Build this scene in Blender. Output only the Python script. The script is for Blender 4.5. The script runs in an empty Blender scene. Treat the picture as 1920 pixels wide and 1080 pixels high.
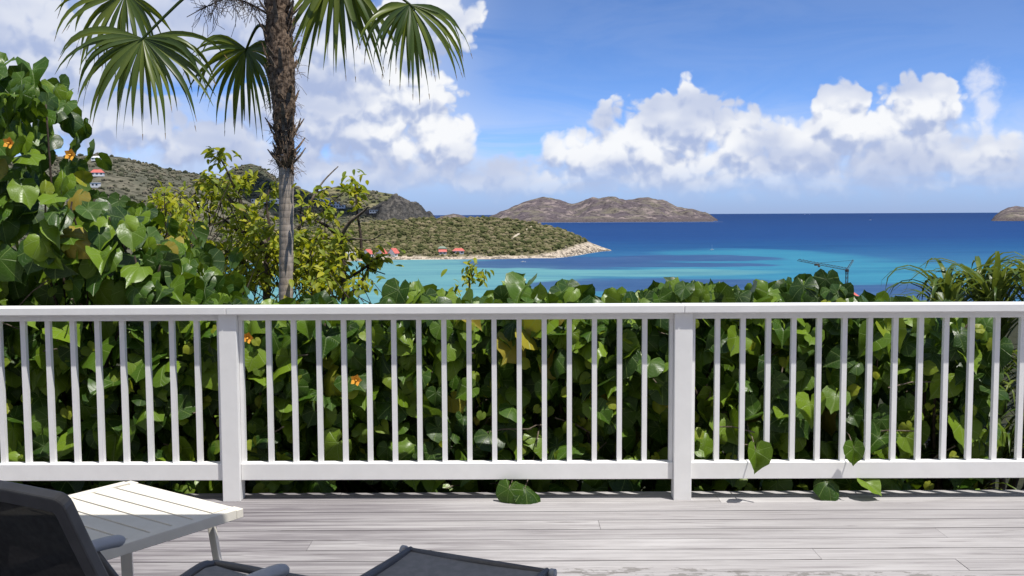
import bpy, bmesh, math, random
import numpy as np
from mathutils import Vector, Matrix, noise as mnoise

R = math.radians
rnd = random.Random(7)
scene = bpy.context.scene
col = scene.collection

# ------------------------------------------------------------------ camera
FPX, PITCH, ROLL, CAMZ = 1867.0, R(4.23), R(-0.27), 1.454
SEA = -45.0
cam_data = bpy.data.cameras.new('camera')
cam_data.sensor_width = 36.0
cam_data.lens = FPX / 1920 * 36.0
cam_data.clip_start = 0.05
cam_data.clip_end = 200000.0
camera = bpy.data.objects.new('camera', cam_data)
col.objects.link(camera)
CM = Matrix.Rotation(R(90) - PITCH, 3, 'X') @ Matrix.Rotation(ROLL, 3, 'Z')
camera.matrix_world = Matrix.Translation((0, 0, CAMZ)) @ CM.to_4x4()
scene.camera = camera

def ray(px, py):
    return (CM @ Vector(((px - 960) / FPX, -(py - 540) / FPX, -1.0))).normalized()
def atY(px, py, Y):
    d = ray(px, py); t = Y / d.y
    return Vector((d.x * t, Y, CAMZ + d.z * t))
def atZ(px, py, z):
    d = ray(px, py); t = (z - CAMZ) / d.z
    return Vector((d.x * t, d.y * t, z))
def ae(px, py):                       # azimuth and elevation in degrees
    d = ray(px, py)
    return math.degrees(math.atan2(d.x, d.y)), math.degrees(math.asin(d.z))

# ------------------------------------------------------------------ node helper
class NT:
    def __init__(s, tree): s.t = tree
    def node(s, typ, **kw):
        n = s.t.nodes.new(typ)
        for k, v in kw.items(): setattr(n, k, v)
        return n
    def put(s, sock, v):
        if isinstance(v, bpy.types.NodeSocket): s.t.links.new(v, sock)
        elif v is not None:
            try: sock.default_value = v
            except Exception: sock.default_value = tuple(v) + (1.0,)
    def m(s, op, a, b=None, c=None, clamp=False):
        n = s.node('ShaderNodeMath', operation=op, use_clamp=clamp)
        for i, v in enumerate((a, b, c)):
            if v is not None: s.put(n.inputs[i], v)
        return n.outputs[0]
    def v(s, op, a, b=None):
        n = s.node('ShaderNodeVectorMath', operation=op)
        s.put(n.inputs[0], a)
        if b is not None: s.put(n.inputs[1], b)
        return n.outputs['Value'] if op in ('DOT_PRODUCT', 'LENGTH', 'DISTANCE') else n.outputs[0]
    def noise(s, vec, scale, detail=4, rough=.5, dist=0.0, lac=2.0, dim='3D'):
        n = s.node('ShaderNodeTexNoise', noise_dimensions=dim)
        if vec is not None: s.put(n.inputs['Vector'], vec)
        s.put(n.inputs['Scale'], scale); s.put(n.inputs['Detail'], detail)
        s.put(n.inputs['Roughness'], rough); s.put(n.inputs['Distortion'], dist); s.put(n.inputs['Lacunarity'], lac)
        return n.outputs[0]
    def ss(s, x, lo, hi, a=0.0, b=1.0):
        n = s.node('ShaderNodeMapRange', interpolation_type='SMOOTHSTEP')
        for i, v in enumerate((x, lo, hi, a, b)): s.put(n.inputs[i], v)
        return n.outputs[0]
    def lin(s, x, lo, hi, a=0.0, b=1.0):
        n = s.node('ShaderNodeMapRange', clamp=True)
        for i, v in enumerate((x, lo, hi, a, b)): s.put(n.inputs[i], v)
        return n.outputs[0]
    def mix(s, f, a, b, mode='MIX'):
        n = s.node('ShaderNodeMix', data_type='RGBA', blend_type=mode)
        s.put(n.inputs[0], f); s.put(n.inputs[6], a); s.put(n.inputs[7], b)
        return n.outputs[2]
    def sep(s, v):
        n = s.node('ShaderNodeSeparateXYZ'); s.put(n.inputs[0], v)
        return n.outputs
    def comb(s, x, y, z=0.0):
        n = s.node('ShaderNodeCombineXYZ')
        for i, v in enumerate((x, y, z)): s.put(n.inputs[i], v)
        return n.outputs[0]
    def ramp(s, f, stops):
        n = s.node('ShaderNodeValToRGB'); s.put(n.inputs[0], f)
        e = n.color_ramp.elements
        while len(e) < len(stops): e.new(0.5)
        for k, (p, c) in zip(e, stops): k.position = p; k.color = tuple(c) + (1,)
        return n.outputs[0]
    def blobs(s, vec, lst):           # soft maximum of ellipses: 1 in the centre, 0 on the rim
        out = None
        for cx, cy, rx, ry in lst:
            d = s.v('MULTIPLY', s.v('SUBTRACT', vec, (cx, cy, 0)), (1 / rx, 1 / ry, 0))
            e = s.m('SUBTRACT', 1.0, s.v('DOT_PRODUCT', d, d))
            out = e if out is None else s.m('MAXIMUM', out, e)
        return out

# ------------------------------------------------------------------ sun and sky
SUNV = Vector((1.3, -1.0, 4.4)).normalized()
sun_el = math.asin(SUNV.z); sun_az = math.atan2(SUNV.x, SUNV.y)
sd = bpy.data.lights.new('sun', 'SUN')
sd.energy = 4.6; sd.angle = R(0.53); sd.color = (1.0, 0.96, 0.90)
sun = bpy.data.objects.new('sun', sd); col.objects.link(sun)
sun.rotation_euler = SUNV.to_track_quat('Z', 'Y').to_euler()
scene.view_settings.view_transform = 'Standard'
scene.view_settings.look = 'None'
scene.view_settings.gamma = 1.0
scene.view_settings.use_curve_mapping = False
scene.view_settings.exposure = 0.30
scene.cycles.max_bounces = 6; scene.cycles.diffuse_bounces = 3; scene.cycles.glossy_bounces = 2; scene.cycles.transmission_bounces = 4; scene.cycles.transparent_max_bounces = 6

world = bpy.data.worlds.new('World'); scene.world = world; world.use_nodes = True
W = NT(world.node_tree); world.node_tree.nodes.clear()
sky = W.node('ShaderNodeTexSky', sky_type='NISHITA')
sky.sun_disc = False; sky.sun_elevation = sun_el; sky.sun_rotation = sun_az
sky.altitude = 50; sky.air_density = 0.4; sky.dust_density = 0.0; sky.ozone_density = 6.0
gen = W.node('ShaderNodeTexCoord').outputs['Generated']
dx, dy, dz = W.sep(W.v('NORMALIZE', gen))[:3]
az = W.m('MULTIPLY', W.m('ARCTAN2', dx, dy), 180 / math.pi)
el = W.m('MULTIPLY', W.m('ARCSINE', dz), 180 / math.pi)
aev = W.comb(az, el, 0.0)

def pb(x, y, rx, ry):                 # cloud lobe from its place in the sky
    a, e = ae(x, y); return (a, e, rx * .0307, ry * .0307)
CLOUDS = [pb(1285, 250, 85, 95), pb(1200, 275, 110, 85), pb(1390, 280, 110, 75), pb(1120, 310, 150, 70), pb(1575, 245, 58, 80), pb(1300, 320, 300, 60),
          pb(1500, 295, 130, 75), pb(1722, 212, 72, 68), pb(1690, 300, 170, 85), pb(1890, 310, 140, 60), pb(1600, 335, 330, 40),
          pb(960, 335, 130, 45), pb(825, 275, 80, 80), pb(740, 310, 150, 60), pb(660, 230, 130, 80), pb(800, 50, 95, 75), pb(640, 110, 120, 90), pb(480, 20, 200, 90), pb(600, 330, 200, 50),
          pb(290, 60, 180, 90), pb(60, 90, 190, 95), pb(720, 180, 130, 70), pb(560, 200, 130, 60), pb(410, 275, 120, 45), pb(200, 225, 130, 60),
          pb(-250, 120, 190, 120), pb(-550, 240, 210, 90), pb(2150, 260, 170, 90), pb(2500, 200, 160, 90)]
g = bpy.data.node_groups.new('cloud_density', 'ShaderNodeTree')
g.interface.new_socket('Vector', in_out='INPUT', socket_type='NodeSocketVector')
g.interface.new_socket('Density', in_out='OUTPUT', socket_type='NodeSocketFloat')
G = NT(g); gi = G.node('NodeGroupInput'); go = G.node('NodeGroupOutput')
gw = gi.outputs[0]
shape = G.m('MAXIMUM', G.blobs(gw, CLOUDS), -1.6)
n1 = G.noise(gw, .50, 5, .50, dim='2D')
def puff(vec, scale, rnd_=1.0):
    n = G.node('ShaderNodeTexVoronoi', voronoi_dimensions='2D', feature='F1'); G.put(n.inputs['Vector'], vec); n.inputs['Scale'].default_value = scale
    n.inputs['Randomness'].default_value = rnd_
    return G.m('SUBTRACT', .5, n.outputs['Distance'])
d = G.m('ADD', G.m('MULTIPLY', shape, 1.5), G.m('MULTIPLY', G.m('SUBTRACT', n1, .5), 2.0))
d = G.m('ADD', d, G.m('MULTIPLY', puff(gw, .70), 1.15)); d = G.m('ADD', d, G.m('MULTIPLY', puff(gw, 1.9), .55))
G.put(go.inputs[0], G.m('ADD', d, .10))
warp = W.node('ShaderNodeTexNoise', noise_dimensions='2D'); W.put(warp.inputs['Vector'], aev); warp.inputs['Scale'].default_value = .55; warp.inputs['Detail'].default_value = 3
aew = W.v('ADD', aev, W.v('MULTIPLY', W.v('SUBTRACT', warp.outputs['Color'], (.5, .5, .5)), (.8, .7, 0)))
far = W.noise(W.v('MULTIPLY', aev, (.07, .11, 1)), 1.0, 2, dim='2D')           # loose cumulus everywhere else in the sky
far = W.m('MULTIPLY', W.m('SUBTRACT', far, .56), W.ss(W.m('ABSOLUTE', az), 38, 55, 0.0, 9.0))
def cden(vec):
    n = W.node('ShaderNodeGroup'); n.node_tree = g; W.put(n.inputs[0], vec); return n.outputs[0]
D0 = W.m('ADD', cden(aew), W.m('MAXIMUM', far, 0.0)); D1 = cden(W.v('ADD', aew, (.12, .75, 0)))
alpha = W.ss(D0, 0.0, W.ss(el, 2.0, 6.5, 1.5, .50))
lit = W.ss(W.m('SUBTRACT', D0, D1), -.80, .60)
broad = W.noise(W.v('ADD', W.v('MULTIPLY', aew, (.16, .30, 1)), (3.3, 1.7, 0)), 1.0, 3, dim='2D')
lit = W.m('MULTIPLY', lit, W.ss(broad, .30, .58, .30, 1.0))
lit = W.m('MULTIPLY', lit, W.ss(el, .2, 4.0, .45, 1.0))
lit = W.m('MULTIPLY', lit, W.ss(W.m('ADD', az, W.m('MULTIPLY', broad, 12)), -8, 2, .62, 1.0))
CLOUD_LO, CLOUD_HI, HAZE = (2.3, 2.75, 4.0), (5.2, 5.25, 5.35), (1.85, 2.4, 3.75)
ccol = W.mix(lit, CLOUD_LO + (1,), CLOUD_HI + (1,))
clear = W.mix(1.0, sky.outputs[0], (.80, .91, 1.03, 1), 'MULTIPLY')
veil = W.noise(W.v('MULTIPLY', aev, (.10, .38, 1)), 1.0, 5, .6, .5, dim='2D')
veil = W.m('MULTIPLY', W.ss(veil, .26, .62), W.m('MULTIPLY', W.ss(el, .3, 2.0), W.ss(el, 2.6, 7.5, 1.0, W.ss(az, 1, -7, .10, .75))))
clear = W.mix(W.m('MULTIPLY', veil, .75), clear, (3.5, 3.9, 4.75, 1))
hz = W.m('MULTIPLY', W.ss(el, -.2, 3.8, 1.0, 0.0), W.ss(el, -3, -.5))       # distant trade-wind haze along the horizon
clear = W.mix(W.m('MULTIPLY', hz, .95), clear, HAZE + (1,))
alpha = W.m('MULTIPLY', alpha, W.ss(el, .2, 3.0, .12, .97))
wisp = W.m('ADD', W.blobs(aew, [pb(1842, 152, 30, 40), pb(1852, 205, 20, 55)]), W.m('MULTIPLY', W.m('SUBTRACT', W.noise(aew, 1.0, 4, .55, dim='2D'), .5), 2.0))
clear = W.mix(W.m('MULTIPLY', W.ss(wisp, -.1, 1.2), .72), clear, (4.7, 4.8, 5.2, 1))
skyc = W.mix(alpha, clear, ccol)
bg = W.node('ShaderNodeBackground'); W.put(bg.inputs[0], skyc); bg.inputs[1].default_value = 0.15
world.cycles.sampling_method = 'MANUAL'; world.cycles.sample_map_resolution = 512
wo = W.node('ShaderNodeOutputWorld'); W.t.links.new(bg.outputs[0], wo.inputs[0])

# ------------------------------------------------------------------ materials
def mat(name):
    m = bpy.data.materials.new(name); m.use_nodes = True
    t = m.node_tree; t.nodes.clear()
    n = NT(t); out = n.node('ShaderNodeOutputMaterial')
    return m, n, out
def bsdf(n, out, color, rough=.6, spec=.5, metal=0.0, bump=None, bstr=.3, bdist=.01):
    b = n.node('ShaderNodeBsdfPrincipled')
    n.put(b.inputs['Base Color'], color if isinstance(color, bpy.types.NodeSocket) else tuple(color) + (1,))
    n.put(b.inputs['Roughness'], rough); n.put(b.inputs['Specular IOR Level'], spec); n.put(b.inputs['Metallic'], metal)
    if bump is not None:
        k = n.node('ShaderNodeBump'); n.put(k.inputs['Height'], bump); k.inputs['Strength'].default_value = bstr; k.inputs['Distance'].default_value = bdist
        n.put(b.inputs['Normal'], k.outputs[0])
    if out is not None: n.t.links.new(b.outputs[0], out.inputs[0])
    return b
def objco(n): return n.node('ShaderNodeTexCoord').outputs['Object']
def wpos(n): return n.node('ShaderNodeNewGeometry').outputs['Position']
M = {}

def simple(name, c1, c2, scale, rough=.6, spec=.5, bstr=.15, bdist=.003, detail=5):
    m, n, o = mat(name)
    k = n.noise(wpos(n), scale, detail, .6)
    bsdf(n, o, n.mix(n.ss(k, .35, .65), c1 + (1,), c2 + (1,)), rough, spec, 0, k, bstr, bdist)
    M[name] = m
def bushmat(name, c1, c2, c3, scale):
    m, n, o = mat(name); ri = n.node('ShaderNodeNewGeometry').outputs['Random Per Island']; k = n.noise(wpos(n), scale, 4, .6)
    c = n.ramp(n.m('ADD', n.m('MULTIPLY', ri, .55), n.m('MULTIPLY', k, .45)), [(.25, c1), (.5, c2), (.78, c3)])
    bsdf(n, o, c, .95, .05, 0, n.noise(wpos(n), 1.2, 4, .7), .8, .5); M[name] = m
simple('white_paint', (.885, .878, .862), (.85, .843, .828), 9, .42, .4, .1, .002)
simple('cream_metal', (.80, .76, .66), (.76, .72, .62), 14, .38, .45, .05, .001)
simple('charcoal_metal', (.095, .097, .105), (.115, .117, .125), 20, .42, .5, .05, .001)
simple('arm_grey', (.32, .34, .38), (.36, .38, .42), 20, .4, .5, .05, .001)
simple('soil', (.022, .024, .012), (.045, .045, .022), 3, .95, .1, .6, .03)
simple('bark', (.10, .075, .055), (.20, .165, .13), 30, .9, .2, .5, .004)
simple('dark_bark', (.035, .026, .02), (.08, .06, .045), 30, .9, .2, .5, .004)
simple('roof_red', (.50, .10, .08), (.60, .17, .13), .8, .7, .3)
simple('roof_green', (.16, .22, .17), (.22, .28, .21), .8, .7, .3)
simple('roof_pale', (.62, .62, .62), (.72, .71, .70), .8, .7, .3)
simple('house_white', (.72, .71, .68), (.80, .79, .77), .6, .8, .2)
simple('house_cream', (.66, .58, .42), (.74, .66, .50), .6, .8, .2)
simple('window_dark', (.02, .025, .03), (.05, .055, .06), 2, .2, .5)
simple('steel_dark', (.035, .035, .04), (.08, .065, .05), 2, .6, .4)
m, n, o = mat('cloud_white')
tl = n.node('ShaderNodeBsdfTransparent'); df = n.node('ShaderNodeBsdfDiffuse'); df.inputs[0].default_value = (.9, .9, .92, 1); mx = n.node('ShaderNodeMixShader'); mx.inputs[0].default_value = .52
n.t.links.new(tl.outputs[0], mx.inputs[1]); n.t.links.new(df.outputs[0], mx.inputs[2]); n.t.links.new(mx.outputs[0], o.inputs[0]); M['cloud_white'] = m
simple('foam', (.75, .78, .8), (.55, .65, .7), .3, .8, .2)
simple('trail', (.42, .36, .26), (.52, .46, .36), .3, .9, .1)
simple('beam_wood', (.16, .145, .13), (.25, .23, .21), 8, .85, .2)
simple('flower', (.72, .30, .03), (.80, .42, .05), 40, .6, .3)

# sling fabric: woven mesh, backrest's backlit shade put into its dark colour; slightly see-through
m, n, o = mat('sling')
co = objco(n); sx, sy, sz = n.sep(co)[:3]
wv = n.m('MULTIPLY', n.m('SINE', n.m('MULTIPLY', sx, 2600)), n.m('SINE', n.m('MULTIPLY', n.m('ADD', sy, sz), 2600)))
b = bsdf(n, None, n.mix(n.ss(n.noise(co, 60, 3), .3, .7), (.020, .021, .024, 1), (.034, .035, .038, 1)), .75, .3, 0, wv, .2, .001)
tr = n.node('ShaderNodeBsdfTransparent'); mx = n.node('ShaderNodeMixShader'); mx.inputs[0].default_value = .012
n.t.links.new(b.outputs[0], mx.inputs[1]); n.t.links.new(tr.outputs[0], mx.inputs[2]); n.t.links.new(mx.outputs[0], o.inputs[0])
M['sling'] = m
simple('stool_sling', (.20, .205, .205), (.24, .24, .24), 40, .8, .25, .1, .001)

# added white cloth, out of view: lets fill light onto the shaded furniture
m, n, o = mat('added_awning_cloth')
b = bsdf(n, None, (.84, .83, .80), .9, .1)
tl = n.node('ShaderNodeBsdfTranslucent'); tl.inputs[0].default_value = (.9, .87, .80, 1); mx = n.node('ShaderNodeMixShader'); mx.inputs[0].default_value = .26
n.t.links.new(b.outputs[0], mx.inputs[1]); n.t.links.new(tl.outputs[0], mx.inputs[2]); n.t.links.new(mx.outputs[0], o.inputs[0])
M['added_awning_cloth'] = m

# weathered deck boards
m, n, o = mat('deck_board')
oi = n.node('ShaderNodeObjectInfo').outputs['Random']
p = n.v('ADD', wpos(n), n.comb(n.m('MULTIPLY', oi, 37.0), n.m('MULTIPLY', oi, 11.0), 0.0))
grain = n.noise(n.v('MULTIPLY', p, (1.3, 26, 1)), 1.0, 6, .6, 1.1)
fine = n.noise(n.v('MULTIPLY', p, (7, 240, 1)), 1.0, 4, .6, .3)
blot = n.noise(n.v('MULTIPLY', p, (1.0, 5, 1)), 1.0, 4, .6, .4)
c = n.ramp(grain, [(.28, (.21, .196, .195)), (.43, (.34, .325, .322)), (.58, (.43, .415, .41)), (.75, (.50, .488, .482))])
c = n.mix(n.m('MULTIPLY', n.ss(blot, .48, .7), .45), c, (.54, .525, .52, 1))
c = n.mix(n.m('MULTIPLY', n.ss(fine, .55, .78), .35), c, (.17, .155, .15, 1))
c = n.mix(n.m('MULTIPLY', oi, .50), c, (.27, .255, .26, 1))
big = n.noise(n.v('MULTIPLY', wpos(n), (.55, 1.6, 1)), 1.0, 4, .6)
c = n.mix(n.m('MULTIPLY', n.ss(big, .62, .34), .40), c, (.24, .225, .23, 1))
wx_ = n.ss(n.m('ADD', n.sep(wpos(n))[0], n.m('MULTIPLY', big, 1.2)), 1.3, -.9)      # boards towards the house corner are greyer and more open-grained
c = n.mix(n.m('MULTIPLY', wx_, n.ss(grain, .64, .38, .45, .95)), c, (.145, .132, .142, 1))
wp = wpos(n)
crack = n.noise(n.v('MULTIPLY', p, (2.2, 70, 1)), 1.0, 3, .5, .6)
c = n.mix(n.m('MULTIPLY', n.ss(crack, .66, .70), .7), c, (.09, .08, .075, 1))
mottle = n.noise(n.v('MULTIPLY', wp, (1, 2.2, 1)), 9.0, 5, .7)  # darker mottling inside two patches on the nearest visible boards
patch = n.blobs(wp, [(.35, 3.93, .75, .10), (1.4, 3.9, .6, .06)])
c = n.mix(n.m('MULTIPLY', n.m('MULTIPLY', n.ss(mottle, .5, .56), n.ss(patch, 0, .4)), .75), c, (.16, .15, .14, 1))
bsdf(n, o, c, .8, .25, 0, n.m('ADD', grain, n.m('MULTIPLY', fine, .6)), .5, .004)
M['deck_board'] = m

# broad leaves: radiating pale veins, sheen, light shining through
def leafmat(name, cols, trans, vein=True, rough=.36, tmix=.38, odd=True, spec=.34):
    m, n, o = mat(name)
    rn = n.m('FRACT', n.m('ADD', n.node('ShaderNodeObjectInfo').outputs['Random'], n.node('ShaderNodeNewGeometry').outputs['Random Per Island']))
    stops = [(0.0, cols[0]), (.5, cols[1]), (.86, cols[2])]
    if odd: stops += [(.984, cols[2]), (.988, (.34, .30, .03)), (1.0, (.30, .23, .04))]
    c = n.ramp(rn, stops)
    uv = n.node('ShaderNodeTexCoord').outputs['UV']
    h = n.noise(uv, 5, 3)
    if vein:
        ux, uy = n.sep(n.v('SUBTRACT', uv, (.5, .25, 0)))[:2]
        rr = n.v('LENGTH', n.comb(ux, uy)); an = n.m('ARCTAN2', ux, uy)
        wv = n.m('ABSOLUTE', n.m('SINE', n.m('MULTIPLY', an, 3.6)))
        vm = n.ss(n.m('MULTIPLY', wv, n.m('ADD', rr, .06)), .012, .045, 1.0, 0.0)
        side = n.m('ABSOLUTE', n.m('SINE', n.m('MULTIPLY', n.m('SUBTRACT', rr, n.m('MULTIPLY', wv, .10)), 42)))
        vm2 = n.ss(side, 0, .25, .35, 0.0)
        vv = n.m('MAXIMUM', vm, vm2)
        c = n.mix(n.m('MULTIPLY', vv, .62), c, (.26, .36, .10, 1))
        h = n.m('ADD', n.m('MULTIPLY', vv, -.7), n.m('MULTIPLY', h, .5))
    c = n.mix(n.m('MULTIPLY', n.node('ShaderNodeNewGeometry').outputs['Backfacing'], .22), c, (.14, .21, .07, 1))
    b = bsdf(n, None, c, rough, spec, 0, h, .5, .006)
    t = n.node('ShaderNodeBsdfTranslucent'); n.put(t.inputs[0], n.mix(.6, c, tuple(trans) + (1,)))
    mx = n.node('ShaderNodeMixShader'); mx.inputs[0].default_value = tmix
    n.t.links.new(b.outputs[0], mx.inputs[1]); n.t.links.new(t.outputs[0], mx.inputs[2]); n.t.links.new(mx.outputs[0], o.inputs[0])
    M[name] = m
leafmat('heart_leaf', [(.014, .040, .006), (.048, .108, .009), (.155, .245, .016)], (.24, .38, .010), tmix=.22)
leafmat('young_leaf', [(.11, .19, .018), (.20, .28, .022), (.32, .36, .03)], (.55, .60, .02), True, .42, .42)
leafmat('small_leaf', [(.11, .17, .010), (.23, .29, .014), (.42, .41, .02)], (.66, .66, .012), False, .5, .42, True)
leafmat('palm_leaf', [(.022, .044, .005), (.050, .082, .007), (.14, .165, .012)], (.42, .46, .012), False, .36, .34, False, .38)
leafmat('strap_leaf', [(.040, .075, .012), (.075, .125, .018), (.15, .19, .035)], (.3, .36, .03), False, .35, .25, True)
simple('dry_tip', (.30, .19, .05), (.20, .12, .04), 9, .7, .2)
simple('fibre', (.045, .030, .020), (.26, .185, .125), 34, .95, .1, .8, .01)

# ringed palm trunk
m, n, o = mat('palm_trunk')
p = wpos(n); z = n.sep(p)[2]
wz = n.m('ADD', z, n.m('MULTIPLY', n.noise(p, 5, 3), .05))
ring = n.m('ABSOLUTE', n.m('SINE', n.m('MULTIPLY', wz, 58)))
k = n.noise(n.v('MULTIPLY', p, (30, 30, 9)), 1.0, 5, .65)
c = n.ramp(k, [(.3, (.26, .21, .165)), (.5, (.43, .36, .295)), (.7, (.56, .48, .40))])
c = n.mix(n.m('MULTIPLY', n.ss(ring, .0, .30, 1.0, 0.0), .32), c, (.10, .08, .065, 1))
bsdf(n, o, c, .9, .15, 0, n.m('ADD', k, n.m('MULTIPLY', ring, .35)), .5, .006)
M['palm_trunk'] = m

# sea: sand shallows, weed and reef patches, deep water
m, n, o = mat('sea')
p = wpos(n)
wn = n.node('ShaderNodeTexNoise'); n.put(wn.inputs['Vector'], n.v('MULTIPLY', p, (.006, .006, 0))); wn.inputs['Detail'].default_value = 4; wn.inputs['Scale'].default_value = 1
pw = n.v('ADD', n.v('MULTIPLY', p, (1, 1, 0)), n.v('MULTIPLY', n.v('SUBTRACT', wn.outputs['Color'], (.5, .5, .5)), (150, 110, 0)))
def sb(x, y, rx, ry0, ry1):            # water patch centred on a sea-level point, radii in metres
    q = atZ(x, y, SEA); return (q.x, q.y, rx, .5 * abs(atZ(x, ry0, SEA).y - atZ(x, ry1, SEA).y))
yy = n.sep(pw)[1]
lg = n.m('LOGARITHM', n.m('MAXIMUM', yy, 1.0), 10.0)
c = n.ramp(n.lin(lg, 2.6, 4.0), [(.0, (.040, .17, .25)), (.20, (.036, .155, .25)), (.30, (.022, .105, .22)), (.38, (.010, .070, .185)), (.48, (.007, .045, .160)), (1.0, (.006, .030, .115))])
turq = n.blobs(pw, [sb(780, 512, 140, 485, 560), sb(690, 500, 130, 484, 570), sb(1050, 511, 190, 503, 519), sb(880, 535, 90, 515, 580), sb(620, 540, 90, 500, 600)])
mid = n.blobs(pw, [sb(1430, 480, 120, 462, 500), sb(1560, 503, 170, 484, 524), sb(1330, 508, 150, 498, 518), sb(1750, 512, 170, 490, 535)])
c = n.mix(n.m('MULTIPLY', n.ss(mid, -.2, .7), .75), c, (.034, .205, .29, 1))
c = n.mix(n.m('MULTIPLY', n.ss(turq, -.1, .7), .85), c, (.115, .285, .29, 1))
reef = n.blobs(pw, [sb(1270, 536, 110, 518, 556), sb(1480, 545, 100, 528, 570), sb(1720, 545, 130, 530, 575), sb(1090, 492, 110, 480, 503), sb(960, 496, 70, 489, 503), sb(1290, 484, 90, 477, 492), sb(895, 492, 40, 488, 497), sb(1290, 498, 90, 493, 503)])
rn_ = n.noise(n.v('MULTIPLY', p, (.02, .03, 0)), 1.0, 5, .65)
c = n.mix(n.m('MULTIPLY', n.ss(n.m('ADD', reef, n.m('MULTIPLY', n.m('SUBTRACT', rn_, .5), 1.6)), -.05, .5), .85), c, (.034, .072, .175, 1))
st = n.noise(n.v('MULTIPLY', p, (.0016, .010, 0)), 1.0, 6, .62)
c = n.mix(n.m('MULTIPLY', n.ss(st, .48, .66), .55), c, n.mix(1.0, c, (.62, .72, .84, 1), 'MULTIPLY'))
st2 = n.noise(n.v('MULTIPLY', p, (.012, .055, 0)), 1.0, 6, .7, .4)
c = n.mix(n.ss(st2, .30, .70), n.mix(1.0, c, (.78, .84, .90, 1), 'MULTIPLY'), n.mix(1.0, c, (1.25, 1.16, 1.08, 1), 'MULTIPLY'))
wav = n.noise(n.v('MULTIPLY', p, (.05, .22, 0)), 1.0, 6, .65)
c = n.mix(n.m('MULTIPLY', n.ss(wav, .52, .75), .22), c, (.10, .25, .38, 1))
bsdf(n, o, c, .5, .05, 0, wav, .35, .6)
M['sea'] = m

# hillsides: scrub, grass, rock and a bare shore
def hillmat(name, scrub, grass, rock, shore=None, s=.02, rocky=.66, sh0=2.0, sh1=6.0, bd=4.0):
    m, n, o = mat(name)
    p = wpos(n)
    a = n.noise(p, s, 6, .65); b_ = n.noise(p, s * 6, 6, .7); r_ = n.noise(p, s * 2.2, 7, .72)
    c = n.mix(n.ss(a, .42, .62), scrub + (1,), grass + (1,))
    c = n.mix(n.m('MULTIPLY', n.ss(b_, .48, .6), .75), c, tuple(.45 * v for v in scrub) + (1,))
    c = n.mix(n.m('MULTIPLY', n.ss(r_, rocky, rocky + .06), .8), c, rock + (1,))
    if shore:
        hz = n.m('SUBTRACT', n.sep(p)[2], SEA)
        hz = n.m('ADD', hz, n.m('MULTIPLY', n.m('SUBTRACT', n.noise(p, .06, 5, .7), .5), 9.0))
        sc = n.mix(n.ss(n.noise(p, .13, 6, .75), .47, .60), shore + (1,), tuple(.35 * v for v in shore) + (1,))
        xx = n.lin(n.sep(p)[0], 20, 95)
        c = n.mix(n.ss(hz, n.m('ADD', sh0, n.m('MULTIPLY', xx, 8.0)), n.m('ADD', sh1, n.m('MULTIPLY', xx, 9.0)), 1.0, 0.0), c, sc)
    bsdf(n, o, c, .95, .05, 0, n.m('ADD', b_, r_), .6, bd)
    M[name] = m
hillmat('hill_scrub', (.105, .105, .075), (.155, .143, .105), (.24, .21, .185), None, .012, bd=2.0)
hillmat('hill_dark', (.062, .072, .045), (.10, .10, .068), (.16, .15, .135), None, .014, bd=2.0)
hillmat('hill_tan', (.11, .115, .055), (.24, .205, .125), (.30, .24, .17), None, .012, .6, bd=2.0)
hillmat('crag_rock', (.070, .068, .064), (.13, .12, .105), (.035, .035, .036), None, .03, .52)
hillmat('headland', (.125, .118, .060), (.175, .155, .085), (.24, .20, .14), (.50, .42, .32), .03, .68, 1.5, 4.0, 1.5)
hillmat('island', (.115, .095, .102), (.165, .148, .112), (.27, .22, .20), (.12, .10, .10), .0055, .54, 2, 14, 8.0)
bushmat('scrub_bush', (.050, .060, .022), (.115, .112, .048), (.215, .18, .105), .03)
bushmat('hill_bush', (.055, .060, .036), (.105, .102, .066), (.175, .155, .11), .01)
simple('shore_rock', (.12, .10, .08), (.40, .33, .25), .25, .9, .1, .8, .6)

from mathutils.bvhtree import BVHTree
AVOID = []; AVR = 7
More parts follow.
